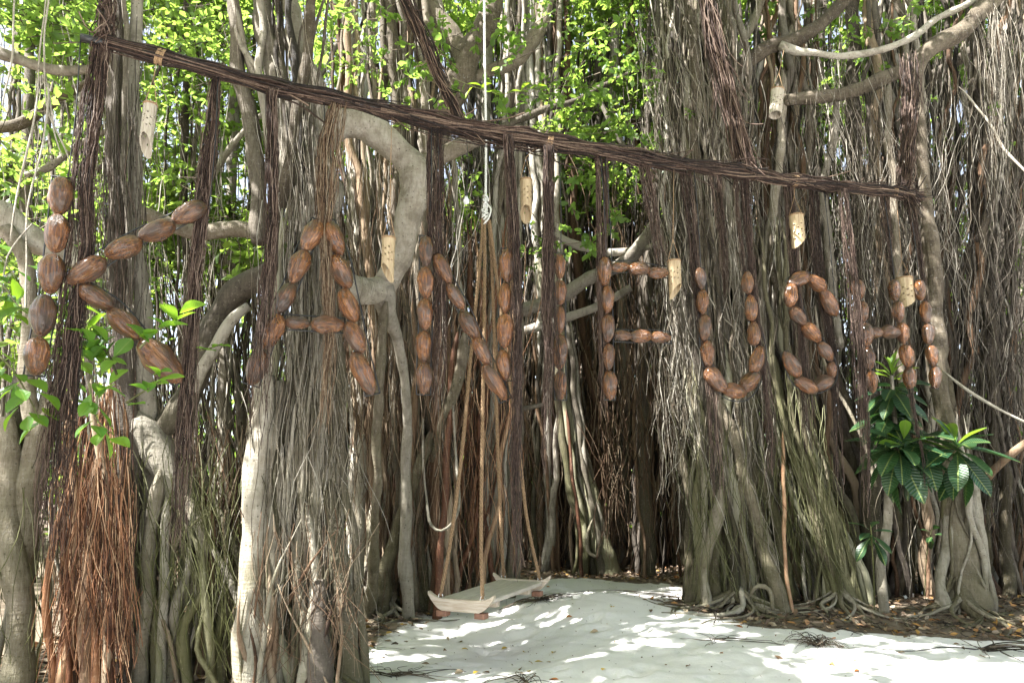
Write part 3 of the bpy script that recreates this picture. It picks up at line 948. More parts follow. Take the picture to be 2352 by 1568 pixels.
rootlets(t5, [(500, 1080, 120), (900, 1070, 120), (1200, 1060, 120), (None, 1060, 110)], 9.7, 120, M_ORNG, 'orange_rootlets', rm=(0.003, 0.008), dsp=0.5, w=0.03, upper=400, lower=0.3, clump=20)
base_roots(t5, 900, 8.8, 14, 1.0, 0.03, M_BARK)

# ---- the forked tree above the beam
t6 = thing('banyan_tree', 'grey banyan with a Y shaped fork above the middle of the beam', 'tree', G(1000, 10.6))
stem(t6, [(985, 330, 9.2, 40), (1010, 262, 9.2, 38), (1048, 200, 9.1, 37), (1072, 130, 9.1, 36), (1105, 85, 9.1, 30), (1125, 20, 9.1, 28), (1130, -80, 9.1, 26)], 'limb', M_PALE, 14, lobes=0.06)
stem(t6, [(1068, 135, 9.1, 30), (1035, 85, 9.15, 27), (1005, 45, 9.2, 26), (975, -10, 9.2, 25), (960, -70, 9.2, 25)], 'limb', M_PALE, 14, lobes=0.06)
stem(t6, [(985, 310, 9.2, 40), (960, 480, 9.6, 34), (950, 700, 10.2, 30), (955, 1000, 10.6, 30), (960, None, 10.8, 36)], 'trunk', M_BARK, 14, lobes=0.12)
stem(t6, [(1272, -60, 9.6, 15), (1262, 0, 9.6, 16), (1243, 55, 9.5, 17), (1195, 132, 9.4, 17), (1115, 170, 9.3, 15), (1050, 200, 9.2, 14)], 'limb', M_PALE, 11)
stem(t6, [(1100, 320, 9.6, 9), (1200, 270, 9.8, 9), (1300, 240, 10.2, 8), (1400, 190, 10.6, 7), (1480, 160, 10.8, 6)], 'limb', M_BARK, 8)
cluster(t6, [(-60, 1185, 30), (200, 1185, 26), (400, 1160, 30), (700, 1150, 45), (1000, 1140, 55), (None, 1120, 60)], 10.4, 26, (4, 11), 0.4, (M_ROOT, M_BARK), start=0.2, stop=0.3)
cluster(t6, [(-60, 960, 50), (200, 970, 50), (500, 990, 60), (900, 1010, 60)], 9.6, 16, (3, 9), 0.4, (M_ROOT, M_BARK), stop=0.5)
rootlets(t6, [(-40, 1050, 200), (400, 1060, 200), (1000, 1080, 180)], 9.8, 110, M_ROOT, rm=(0.002, 0.006), dsp=0.7, w=0.03, upper=600, lower=0.7)

# ---- trunks round the dark hollow
t7 = thing('banyan_tree', 'leaning olive trunk with looped roots at the back of the dark hollow', 'tree', G(1380, 12.6))
stem(t7, [(1240, 600, 13.2, 13), (1290, 850, 13.0, 15), (1330, 1050, 12.9, 17), (1365, 1180, 12.8, 18), (1400, None, 12.7, 26)], 'trunk', M_MOSS, 12, lobes=0.15)
cluster(t7, [(600, 1270, 30), (900, 1300, 26), (1100, 1330, 26), (1220, 1355, 30), (None, 1372, 48)], 12.8, 16, (3, 9), 0.2, (M_MOSS, M_BARK), flare=1.3)
stem(t7, [(1362, 1190, 12.6, 4), (1350, 1230, 12.5, 4), (1352, 1265, 12.5, 4), (1372, 1275, 12.5, 4), (1378, 1250, 12.55, 4)], 'aerial_root', M_PALE, 7)
stem(t7, [(1300, 940, 12.6, 4), (1312, 1060, 12.5, 4), (1326, 1160, 12.5, 4), (1336, None, 12.5, 4)], 'aerial_root', M_ORNG, 7)
cluster(t7, [(-60, 1260, 40), (300, 1270, 45), (700, 1290, 60), (1000, 1300, 70), (None, 1310, 75)], 13.4, 30, (3, 10), 0.5, (M_RBRN, M_ROOT, M_BARK), start=0.3)
rootlets(t7, [(700, 1290, 110), (1000, 1300, 110), (None, 1310, 110)], 13.6, 240, M_RBRN, rm=(0.005, 0.014), dsp=0.6, w=0.03, upper=350, lower=0.15)
# limbs crossing behind letters I and F
stem(t7, [(1195, 716, 11.2, 17), (1250, 694, 11.1, 17), (1330, 655, 11.0, 17), (1390, 625, 10.9, 17), (1450, 590, 10.8, 18), (1500, 520, 10.7, 18)], 'limb', M_BARK, 11)
stem(t7, [(1200, 760, 11.6, 10), (1300, 730, 11.5, 10), (1400, 690, 11.4, 9), (1450, 660, 11.3, 8)], 'limb', M_BARK, 9)
stem(t7, [(1270, 540, 11.0, 9), (1330, 565, 11.0, 9), (1400, 580, 10.9, 9), (1470, 570, 10.8, 8), (1530, 560, 10.6, 7)], 'limb', M_BARK, 9)
stem(t7, [(1140, 925, 10.6, 6), (1200, 935, 10.5, 6), (1260, 925, 10.5, 5)], 'limb', M_DARK, 7)

# ---- right cluster below the U
t8 = thing('banyan_tree', 'wide column of rooted stems flaring to the sand below letter U', 'tree', G(1690, 9.4))
cluster(t8, [(-60, 1600, 75), (200, 1615, 85), (500, 1625, 80), (800, 1640, 75), (1050, 1665, 75), (1250, 1690, 90), (None, 1705, 110)], 9.4, 84, (3, 15), 0.55, (M_ROOT, M_BARK, M_PALE, M_MOSS), start=0.3, stop=0.08, w=0.03)
stem(t8, [(1640, 900, 9.0, 15), (1680, 1000, 8.95, 14), (1720, 1120, 8.9, 13), (1745, 1220, 8.85, 13), (1770, 1320, 8.8, 16), (1800, None, 8.8, 22)], 'aerial_root', M_PALE, 12, lobes=0.1)
stem(t8, [(1600, 900, 9.0, 8), (1612, 1050, 8.95, 8), (1620, 1200, 8.9, 8), (1616, 1300, 8.85, 9), (1625, None, 8.85, 14)], 'aerial_root', M_PALE, 9)
stem(t8, [(1655, 1120, 8.8, 8), (1640, 1200, 8.8, 16), (1625, 1250, 8.8, 10), (1618, 1300, 8.8, 8)], 'aerial_root', M_PALE, 10)
stem(t8, [(1720, 1370, 8.6, 4), (1735, 1345, 8.55, 5), (1760, 1352, 8.5, 5), (1775, 1400, 8.5, 4)], 'aerial_root', M_PALE, 7)
stem(t8, [(1545, -60, 9.9, 8), (1560, 60, 9.8, 10), (1596, 118, 9.6, 13), (1630, 172, 9.5, 15), (1650, 240, 9.3, 12), (1662, 360, 9.2, 11), (1680, 520, 9.1, 10), (1690, 700, 9.1, 10)], 'limb', M_PALE, 11, lobes=0.08)
stem(t8, [(1630, 180, 9.5, 12), (1673, 168, 9.4, 17), (1713, 141, 9.4, 18), (1770, 108, 9.3, 18), (1824, 96, 9.3, 17), (1884, 54, 9.3, 16), (1944, -5, 9.3, 15), (1990, -60, 9.3, 14)], 'limb', M_PALE, 13, lobes=0.06)
stem(t8, [(1790, 108, 9.25, 14), (1830, 122, 9.2, 11), (1864, 124, 9.15, 9), (1931, 125, 9.1, 9), (1999, 120, 9.1, 9), (2086, 91, 9.1, 9), (2167, 36, 9.1, 9), (2217, 10, 9.1, 9), (2310, -30, 9.1, 9)], 'limb', M_PALE, 10, lobes=0.08)
stem(t8, [(1765, -60, 10.0, 9), (1750, 5, 9.9, 10), (1723, 67, 9.8, 11), (1690, 120, 9.6, 11), (1668, 165, 9.5, 10)], 'limb', M_PALE, 9)
stem(t8, [(1700, -60, 10.4, 12), (1650, 60, 10.2, 13), (1610, 110, 10.0, 12)], 'limb', M_BARK, 9)
rootlets(t8, [(0, 1600, 110), (500, 1630, 110), (1000, 1660, 105), (None, 1700, 120)], 8.9, 170, M_ROOT, rm=(0.0025, 0.0065), dsp=0.35, w=0.045, upper=900, lower=0.7, clump=22)
rootlets(t8, [(900, 1650, 90), (1150, 1670, 95), (None, 1700, 110)], 8.75, 50, M_MROOT, 'mossy_rootlets', rm=(0.0025, 0.006), dsp=0.2, w=0.04, upper=250, lower=0.4)
rootlets(t8, [(500, 1560, 70), (800, 1570, 70), (1150, 1580, 60)], 9.6, 120, M_ROOT, rm=(0.003, 0.009), dsp=0.5, w=0.03, upper=400, lower=0.5)
cluster(t8, [(-60, 1600, 90), (250, 1615, 100), (600, 1630, 90), (850, 1650, 80)], 9.1, 70, (1.8, 5), 0.3, (M_PALE, M_ROOT, M_PALE), sides=5, start=0.35, stop=0.4, w=0.04)
rootlets(t8, [(-60, 1560, 120), (300, 1600, 130), (700, 1620, 110)], 9.0, 110, M_PALE, 'pale_rootlets', rm=(0.003, 0.007), dsp=0.4, w=0.04, upper=300, lower=0.6, clump=20)
base_roots(t8, 1700, 8.9, 18, 1.1, 0.03, M_PALE)

# ---- leaning trunk below the S
t9 = thing('banyan_tree', 'slanting mossy trunk leaning left below letter S', 'tree', G(1950, 9.3))
stem(t9, [(1765, 820, 9.2, 13), (1800, 960, 9.15, 16), (1840, 1060, 9.1, 20), (1880, 1150, 9.1, 22), (1920, 1260, 9.1, 22), (1950, None, 9.1, 30)], 'trunk', M_MOSS, 13, lobes=0.16)
stem(t9, [(1820, 1040, 9.0, 9), (1862, 1150, 8.95, 12), (1900, 1270, 8.95, 14), (1935, None, 9.0, 18)], 'aerial_root', M_PALE, 10)
cluster(t9, [(500, 1770, 45), (800, 1790, 45), (1000, 1825, 45), (1150, 1865, 48), (1280, 1905, 50), (None, 1930, 60)], 9.15, 26, (3.5, 10), 0.25, (M_MOSS, M_ROOT, M_PALE), start=0.4)
cluster(t9, [(-60, 1800, 60), (200, 1800, 60), (500, 1800, 70), (800, 1840, 80), (1100, 1880, 100), (None, 1900, 120)], 10.4, 40, (3, 12), 0.6, (M_ROOT, M_PALE, M_RBRN, M_DARK), start=0.25, stop=0.1, w=0.045)
stem(t9, [(1794, 160, 9.6, 9), (1797, 302, 9.5, 10), (1785, 420, 9.4, 10), (1768, 510, 9.3, 10), (1750, 650, 9.2, 9), (1755, 820, 9.15, 11)], 'aerial_root', M_PALE, 9)
stem(t9, [(1798, 990, 8.9, 4), (1802, 1120, 8.85, 4.5), (1800, 1240, 8.8, 4.5), (1808, 1330, 8.8, 4), (1818, None, 8.75, 5)], 'aerial_root', M_ORNG, 8, lobes=0.04)
stem(t9, [(1868, 700, 9.0, 3), (1890, 820, 9.0, 3), (1930, 900, 9.0, 3.5), (1985, 1020, 9.0, 4), (2010, 1120, 9.1, 4)], 'aerial_root', M_PALE, 7)
rootlets(t9, [(850, 1800, 70), (1100, 1850, 70), (None, 1930, 70)], 8.95, 120, M_MROOT, 'mossy_rootlets', rm=(0.0025, 0.006), dsp=0.2, w=0.035, upper=350, lower=0.4)
rootlets(t9, [(50, 1820, 110), (600, 1820, 110), (1000, 1840, 100)], 9.8, 120, M_ROOT, rm=(0.003, 0.008), dsp=0.6, w=0.045, upper=500, lower=0.6, clump=16)
stem(t9, [(1885, 1050, 9.6, 10), (1925, 1130, 9.6, 11), (1960, 1200, 9.6, 11), (1975, None, 9.6, 14)], 'aerial_root', M_BARK, 10)
base_roots(t9, 1930, 8.95, 12, 0.9, 0.026, M_PALE)

# ---- pale trunk at the right with elbow limb
t10 = thing('banyan_tree', 'pale elbowed banyan trunk behind the last letter I at the right', 'tree', G(2205, 9.2))
stem(t10, [(2330, -60, 9.0, 24), (2281, 0, 9.0, 24), (2217, 62, 9.0, 22), (2160, 98, 9.0, 21), (2124, 122, 9.0, 19), (2112, 170, 9.0, 14), (2112, 302, 9.0, 12), (2126, 437, 9.0, 13), (2140, 560, 9.0, 15), (2150, 720, 9.0, 17), (2158, 880, 9.0, 18), (2180, 1020, 9.0, 18)], 'trunk', M_PALE, 14, n=70, lobes=0.06)
stem(t10, [(2120, 420, 9.15, 10), (2128, 560, 9.15, 11), (2135, 760, 9.15, 12), (2150, 900, 9.1, 14)], 'aerial_root', M_PALE, 10)
stem(t10, [(2180, 1000, 9.0, 20), (2185, 1100, 8.95, 24), (2196, 1200, 8.95, 26), (2212, 1320, 8.95, 30), (2230, None, 8.95, 42)], 'trunk', M_PALE, 14, lobes=0.14)
stem(t10, [(2225, 1050, 9.05, 12), (2238, 1180, 9.0, 15), (2255, 1290, 9.0, 16), (2268, None, 9.0, 22)], 'aerial_root', M_PALE, 11)
stem(t10, [(2180, 1150, 8.9, 10), (2172, 1260, 8.88, 11), (2160, 1330, 8.85, 11), (2175, None, 8.85, 14)], 'aerial_root', M_PALE, 10)
stem(t10, [(2248, 1240, 8.85, 6), (2262, 1300, 8.82, 6), (2266, None, 8.8, 9)], 'aerial_root', M_PALE, 8)
stem(t10, [(1800, 230, 9.5, 15), (1898, 219, 9.45, 16), (1982, 200, 9.4, 17), (2049, 175, 9.35, 18), (2099, 145, 9.2, 17), (2120, 125, 9.05, 15)], 'limb', M_PALE, 12, lobes=0.08)
stem(t10, [(2205, 1290, 8.95, 12), (2222, 1385, 8.8, 18), (2290, 1430, 8.5, 14), (2350, 1450, 8.45, 12), (2420, 1465, 8.4, 10)], 'surface_root', M_PALE, 11)
cluster(t10, [(950, 2195, 22), (1150, 2200, 32), (1280, 2212, 42), (None, 2222, 56)], 8.95, 26, (3, 10), 0.22, (M_PALE, M_MOSS, M_BARK), start=0.4, w=0.03, drift=0.6)
stem(t10, [(1958, -60, 10.2, 17), (1958, 180, 10.2, 17), (1962, 302, 10.1, 18), (1972, 500, 10.0, 18), (1985, 750, 10.0, 18), (2000, 1050, 9.9, 20), (2010, None, 9.9, 26)], 'trunk', M_BARK, 12, lobes=0.12)
stem(t10, [(2042, 185, 9.35, 9), (2041, 302, 9.3, 9), (2052, 430, 9.3, 9), (2062, 600, 9.3, 9), (2075, 900, 9.3, 9)], 'aerial_root', M_PALE, 9)
stem(t10, [(1922, 225, 9.6, 9), (1915, 300, 9.6, 10), (1895, 420, 9.6, 10), (1905, 600, 9.7, 10), (1930, 800, 9.7, 10)], 'aerial_root', M_BARK, 9)
cluster(t10, [(-60, 2060, 60), (200, 2070, 70), (500, 2085, 80), (800, 2110, 80), (1100, 2130, 90), (None, 2140, 100)], 10.3, 42, (3, 12), 0.6, (M_PALE, M_RBRN, M_DARK, M_DARK, M_ROOT), start=0.3, stop=0.1, w=0.045)
rootlets(t10, [(0, 2050, 130), (600, 2080, 130), (1100, 2100, 130), (None, 2100, 140)], 9.9, 130, M_ROOT, rm=(0.003, 0.008), dsp=0.6, w=0.045, upper=700, lower=0.5, clump=18)
rootlets(t10, [(-60, 2010, 250), (500, 2060, 240), (900, 2080, 200)], 9.6, 100, M_PALE, 'pale_rootlets', rm=(0.003, 0.007), dsp=0.4, w=0.04, upper=500, lower=0.6, clump=26)
rootlets(t10, [(140, 2040, 130), (500, 2060, 120), (900, 2080, 110)], 9.2, 90, M_ROOT, rm=(0.0025, 0.006), dsp=0.2, w=0.04, upper=200, lower=0.7)
base_roots(t10, 2215, 8.85, 16, 1.1, 0.026, M_PALE)

# ---- far right dark roots
t11 = thing('banyan_tree', 'shadowed banyan with dark hanging roots at the right edge', 'tree', G(2300, 10.4))
cluster(t11, [(-60, 2270, 90), (300, 2260, 90), (700, 2250, 80), (1000, 2260, 90), (None, 2290, 110)], 10.6, 42, (3, 11), 0.6, (M_DARK, M_ROOT, M_RBRN), start=0.3, stop=0.25, w=0.05)
rootlets(t11, [(-20, 2280, 110), (500, 2270, 110), (1000, 2270, 100), (None, 2290, 120)], 10.0, 170, M_DARK, rm=(0.003, 0.007), dsp=0.5, w=0.045, upper=800, lower=0.7, clump=18)
rootlets(t11, [(0, 2310, 60), (200, 2325, 60), (560, 2340, 60)], 7.6, 70, M_ROOT, 'grey_rootlets', rm=(0.0022, 0.0045), dsp=0.2, w=0.03, upper=100, lower=0.7, clump=9)
stem(t11, [(2200, 200, 9.0, 3), (2260, 270, 8.9, 3), (2310, 340, 8.8, 3.5), (2370, 400, 8.7, 3.5)], 'aerial_root', M_PALE, 6)
stem(t11, [(2170, 850, 8.8, 4), (2240, 905, 8.7, 4), (2300, 945, 8.6, 3.5), (2380, 985, 8.5, 3)], 'aerial_root', M_PALE, 6)
stem(t11, [(2120, 190, 11.5, 14), (2250, 110, 11.3, 14), (2330, 60, 11.2, 14), (2420, 40, 11.2, 14)], 'limb', M_DARK, 9)
stem(t11, [(2230, 240, 11.0, 8), (2290, 232, 11.0, 9), (2400, 240, 11.0, 9)], 'limb', M_BARK, 8)
stem(t11, [(2250, 1120, 10.0, 9), (2310, 1050, 9.6, 9), (2380, 1000, 9.4, 8)], 'limb', M_RBRN, 8)

# ---- thicket of dark roots, added to block bright gaps and blacken the hollow
t12 = thing('shade_thicket', 'dense black brown curtain of thin roots added to darken the hollow behind the swing', 'tree', G(1400, 15.6))
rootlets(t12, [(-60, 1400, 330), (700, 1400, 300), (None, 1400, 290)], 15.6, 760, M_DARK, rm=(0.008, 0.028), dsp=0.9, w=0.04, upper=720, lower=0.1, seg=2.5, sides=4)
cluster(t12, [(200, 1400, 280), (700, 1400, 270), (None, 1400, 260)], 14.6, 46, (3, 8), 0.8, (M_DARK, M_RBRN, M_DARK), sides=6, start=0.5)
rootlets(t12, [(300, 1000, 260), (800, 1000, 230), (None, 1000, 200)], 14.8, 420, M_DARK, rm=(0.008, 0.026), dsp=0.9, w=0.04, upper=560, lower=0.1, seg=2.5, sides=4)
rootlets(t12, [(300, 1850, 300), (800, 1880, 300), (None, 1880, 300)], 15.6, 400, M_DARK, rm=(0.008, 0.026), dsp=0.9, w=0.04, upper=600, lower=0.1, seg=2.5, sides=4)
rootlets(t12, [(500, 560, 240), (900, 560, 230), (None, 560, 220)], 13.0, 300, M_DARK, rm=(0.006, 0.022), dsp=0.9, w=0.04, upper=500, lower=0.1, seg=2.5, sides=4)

# ---- background trees: one builder, each its own trunks, limbs, crown and roots
BACK = [(60, 11.5, 12), (170, 9.6, 7), (420, 9.6, 10), (520, 11.5, 13), (840, 13.0, 12), (1120, 15.0, 12), (1420, 14.6, 13), (1490, 12.4, 11),
        (1560, 14.0, 12), (1770, 13.0, 12), (1890, 14.8, 12), (2030, 13.4, 12), (2180, 14.5, 12), (2330, 13.0, 13)]
crown_area = [(-260, 520), (40, 600), (250, 560), (420, 560), (620, 420), (830, 500), (1040, 420), (1250, 480), (1450, 560), (1650, 420), (1850, 360), (2050, 500), (2260, 700), (2460, 900)]
FARBACK = []
BACKL = ['slender far banyan behind the leafy left edge', 'thin banyan stem bundle behind the upright of letter K', 'far grey banyan between letter K and the broad trunk', 'deep background banyan left of letter A',
         'distant banyan seen through the bent limb right of letter A', 'far banyan in the gap behind the swing ropes', 'dark far banyan behind letter F', 'far banyan just right of the leaning olive trunk',
         'distant banyan left of the root column under letter U', 'far banyan hidden behind the root column under letter U', 'distant dark banyan behind letter S', 'far banyan behind letter H and the shrub',
         'distant banyan behind the pale elbowed trunk', 'deep shadowed banyan at the far right edge']
for i, (bx, bY, br) in enumerate(BACK):
    t = thing('banyan_tree', BACKL[i], 'tree', G(bx, bY), 'slender banyans in the background')
    FARBACK.append((t, bx, bY))
    dx = rng.normal(0, 25)
    dark = bx > 1900
    stem(t, [(bx + dx, -120, bY, br), (bx + dx * 0.6 + rng.normal(0, 10), 350, bY, br), (bx + rng.normal(0, 8), 800, bY, br * 1.1), (bx, None, bY, br * 1.6)], 'trunk', M_DARK if dark else M_BARK, 10, lobes=0.12)
    cluster(t, [(-120, bx + dx, 45), (300, bx + dx * 0.6, 50), (800, bx, 55), (None, bx, 62)], bY + 0.2, 8 if bx < 1530 else 13, (2.5, 8), 0.5, (M_DARK, M_DARK, M_RBRN) if bx > 1150 else (M_ROOT, M_BARK, M_BARK), start=0.25, stop=0.25, sides=6)  # dark mix: brownish roots, with the hollow's shade put into their colour
    px2 = bx + rng.choice([-1, 1]) * rng.uniform(120, 260)
    stem(t, [(bx, 480 + rng.uniform(-120, 120), bY, br * 0.8), ((bx + px2) / 2, 330, bY - 0.3, br * 0.7), (px2, 150 + rng.uniform(-80, 80), bY - 0.4, br * 0.5)], 'limb', M_BARK, 8)
    nstr = 60 if bx < 1100 else (150 if bx < 1700 else 110)
    top = 330 if 700 < bx < 1530 else -60
    rootlets(t, [(top, bx, 110), (600, bx, 120), (1000, bx, 110), (None, bx, 110)], bY - 0.3, nstr, M_ROOT if bx < 1150 else (M_RBRN if bx < 1600 and i % 2 else (M_ROOT if i % 2 else M_DARK)), rm=(0.004, 0.011), dsp=0.8, w=0.03, upper=700, lower=0.55)

# ---- foliage: crown of each background tree, hung in clumps behind and among the trunks
crown_n = {}
for i, (t, bx, bY) in enumerate(FARBACK):
    g, gt = Geo(), Geo()
    n_cl = 26 if bx < 1500 else (15 if bx < 1800 else 11)
    C = []
    for k in range(n_cl):
        px = bx + rng.normal(0, 130)
        lim = np.interp(px, [-200, 0, 300, 600, 900, 1200, 1500, 1650, 2000, 2400], [1000, 960, 760, 560, 500, 480, 470, 400, 330, 520])
        py = rng.uniform(-160, 1) if rng.uniform() < 0.25 else rng.uniform(-60, lim)
        Y = bY + rng.uniform(-0.6, 3.5)
        c = P(px, py, Y)
        m = int(rng.integers(34, 74))
        C.append(c + rng.normal(0, 1, (m, 3)) * np.array([0.42, 0.42, 0.24]))
    C = np.concatenate(C)
    C = C[C[:, 2] > 0.6]
    sprigs(g, gt, C, 8, 0.13, 0.16)
    part('crown', g, M_LEAF, t, 'stuff', smooth=False)
    part('twigs', gt, M_TWIG, t, 'stuff')

# ---- overhead canopy: crowns of the near trees (mostly above the frame)
def canopy(tree, x0, x1, y0, y1, n_cl, per=7, L=0.22, mat=M_LEAF):
    g = Geo()
    C = []
    for k in range(n_cl):
        yy = rng.uniform(y0, y1)
        zz = max(7.0, 3.3 + 0.8 * min(yy, 11.5)) + rng.uniform(0, 2.4)
        c = np.array([rng.uniform(x0, x1), yy, zz])
        h = math.sin(1.3 * c[0] + 0.6 * c[1]) + math.sin(0.9 * c[1] - 0.5 * c[0] + 1.7) + 0.6 * math.sin(2.6 * c[0] - 1.9 * c[1])
        if h < -0.45:
            continue
        m = int(rng.integers(22, 46))
        C.append(c + rng.normal(0, 1, (m, 3)) * np.array([0.46, 0.46, 0.2]))
    C = np.concatenate(C)
    sprigs(g, None, C, per, L, L * 1.4, twig=False)
    return part('crown', g, mat, tree, 'stuff', smooth=False)


canopy(t3, -16, -5, -3, 7.5, 68)
canopy(t1, -6, -2.5, -4, 7.5, 50)
canopy(t4, -3, 1.0, -4, 9, 60)
canopy(t6, -5, 3.0, 8, 15, 28)
canopy(t7, -1, 6.0, 12, 20, 45)
canopy(t8, 0.5, 5.0, -3, 10, 44)
canopy(t10, 4.5, 11.0, 2, 11, 58)
canopy(t11, 5, 14.0, 10, 18, 75)
# visible near foliage at the upper left and upper middle
def near_foliage(tree, spec, L=0.11, per=9, mat=M_LEAFB):
    g, gt = Geo(), Geo()
    C = []
    for (px, py, Y, n, sx, sz) in spec:
        C.append(P(px, py, Y) + rng.normal(0, 1, (n, 3)) * np.array([sx, 0.35, sz]))
    sprigs(g, gt, np.concatenate(C), per, L, 0.14)
    part('crown', g, mat, tree, 'stuff', smooth=False)
    part('twigs', gt, M_TWIG, tree, 'stuff')


near_foliage(t3, [(60, 40, 6.6, 26, 0.4, 0.25), (200, 60, 6.6, 20, 0.3, 0.25), (150, 20, 6.8, 22, 0.5, 0.2), (60, 330, 7.6, 26, 0.4, 0.35), (120, 440, 8.0, 26, 0.4, 0.35), (40, 600, 7.4, 20, 0.35, 0.3), (20, 760, 7.0, 16, 0.3, 0.3), (230, 640, 8.2, 26, 0.4, 0.4), (360, 330, 8.0, 20, 0.3, 0.4)])
near_foliage(t4, [(420, 60, 7.6, 26, 0.4, 0.35), (470, 200, 8.0, 20, 0.3, 0.4), (760, 60, 8.0, 26, 0.3, 0.4), (850, 150, 8.2, 24, 0.4, 0.4), (560, 620, 8.0, 12, 0.3, 0.3)])
near_foliage(t6, [(900, 60, 8.4, 24, 0.4, 0.35), (1010, 160, 8.6, 16, 0.3, 0.3), (1180, 90, 8.6, 22, 0.4, 0.3), (1190, 215, 8.2, 9, 0.25, 0.1), (1300, 210, 9.0, 18, 0.35, 0.2), (1380, 120, 9.0, 30, 0.4, 0.4), (1470, 260, 9.0, 26, 0.35, 0.4), (1390, 440, 9.4, 20, 0.4, 0.3), (1280, 560, 9.4, 16, 0.3, 0.2)])
near_foliage(t8, [(1620, 90, 10.6, 26, 0.5, 0.4), (1780, 40, 10.6, 26, 0.5, 0.35), (1900, 140, 10.8, 20, 0.5, 0.4), (2010, 70, 9.8, 14, 0.25, 0.25), (1720, 260, 11, 22, 0.4, 0.4)])
near_foliage(t11, [(2270, 120, 11.6, 20, 0.6, 0.4), (2290, 420, 11.4, 20, 0.5, 0.6), (2330, 640, 11.6, 24, 0.5, 0.6), (2340, 880, 11.4, 26, 0.4, 0.6), (2200, 330, 10.8, 12, 0.4, 0.3), (2270, 700, 12.5, 30, 0.6, 0.7)])

# ------------------------------------------------------------------ a dense far wood closing the view
g = Geo()
C = []
for k in range(330):
    a_ = rng.uniform(math.radians(28), math.radians(152))
    R = rng.uniform(19, 27)
    z = rng.uniform(0.5, 9.5) if rng.uniform() < 0.85 else rng.uniform(9, 14)
    if a_ > 1.2 and z > 5 and rng.uniform() < 0.6:
        continue
    m = int(rng.integers(20, 40))
    c = np.array([R * math.cos(a_), R * math.sin(a_), z])
    C.append(c + rng.normal(0, 1, (m, 3)) * np.array([1.0, 1.0, 0.7]))
C = np.concatenate(C)
C = C[C[:, 2] > 0.1]
sprigs(g, None, C, 6, 0.30, 0.42, twig=False)
wood = link('far_wood', g.mesh('far_wood', smooth=False), M_LEAF, None, 'stuff')
tag(wood, 'sunlit green wood seen through gaps between the roots')

# ------------------------------------------------------------------ the beam
BEAM = [(185, 86), (250, 100), (360, 129), (480, 160), (610, 198), (740, 222), (900, 256), (1050, 288), (1170, 308), (1250, 324), (1390, 347), (1540, 374), (1720, 400), (1830, 417), (1960, 432), (2060, 443), (2115, 456)]
bw = np.array([SP(x, y) for x, y in BEAM])
beam = thing('root_wrapped_beam', 'long dark pole wrapped in brown roots that carries the coconut letters', 'beam', bw[0])
bc = catmull(bw, 160)
g = Geo()
tube(g, bc[: 158], 0.03, 10, tint=0.5)
part('pole', g, M_WIRE, beam)
g = Geo()
nb = len(bc)
tt = np.gradient(bc, axis=0)
tt /= np.linalg.norm(tt, axis=1)[:, None]
sd = np.cross(tt, [0, 0, 1.0])
sd /= np.linalg.norm(sd, axis=1)[:, None]
upv = np.cross(sd, tt)
thick = np.interp(np.arange(nb), [0, 10, 40, 70, 95, 120, 150, nb], [0.036, 0.045, 0.05, 0.052, 0.056, 0.05, 0.047, 0.042])
thick = thick * (1 + 0.13 * np.sin(np.arange(nb) * 0.31) + 0.12 * np.sin(np.arange(nb) * 0.83 + 1))


def wrap(g, base, t3_, s3, u3, th, n, lens, r, mid=0.0):
    m_all = len(base)
    for k in range(n):
        L = int(rng.integers(*lens))
        i0 = int(rng.integers(-L // 3, m_all - 4))
        ix = np.arange(max(0, i0), min(m_all, i0 + L))
        if len(ix) < 5:
            continue
        ph = rng.uniform(0, 6.28) + np.arange(len(ix)) * rng.normal(0.0, 0.06)
        rad = th[ix] * (rng.uniform(0.55, 1.1) if rng.uniform() < 0.8 else rng.uniform(1.1, 1.5)) * (1 + 0.12 * np.sin(np.arange(len(ix)) * rng.uniform(0.2, 0.6) + rng.uniform(0, 6)))
        p = base[ix] + s3[ix] * (np.cos(ph) * rad)[:, None] + u3[ix] * (np.sin(ph) * rad)[:, None]
        if rng.uniform() < 0.3:
            e = np.linspace(0, 1, len(ix)) ** 6
            p = p + np.outer(e * rng.uniform(0.03, 0.12), rng.normal(0, 1, 3))
        tube(g, p, rng.uniform(*r), 4, cap=False)


wrap(g, bc[3:], tt[3:], sd[3:], upv[3:], thick[3:], 560, (22, 60), (0.004, 0.0085))
# sagging loops under the left half
for k in range(40):
    i0 = int(rng.integers(30, 50))
    i1 = int(rng.integers(62, 84))
    ix = np.arange(i0, i1)
    s = np.linspace(0, 1, len(ix))
    p = bc[ix] + np.outer(np.sin(s * math.pi) * -rng.uniform(0.03, 0.16), [0, 0, 1]) + sd[ix] * rng.uniform(-0.05, 0.05)
    tube(g, p + wob(len(ix), 0.006, 1.5, 1.0), rng.uniform(0.003, 0.005), 3, cap=False)
for k in range(40):                       # frayed right end
    d = np.array([rng.uniform(0.1, 0.3), rng.uniform(-0.05, 0.15), -rng.uniform(0.05, 0.45)])
    p0 = bc[-8] + rng.normal(0, 0.03, 3)
    tube(g, catmull([p0, p0 + d * 0.4 + np.array([0.05, 0, 0.04]), p0 + d], 8), rng.uniform(0.003, 0.005), 3, cap=False)
part('root_wrapping', g, M_BEAM, beam, 'stuff')
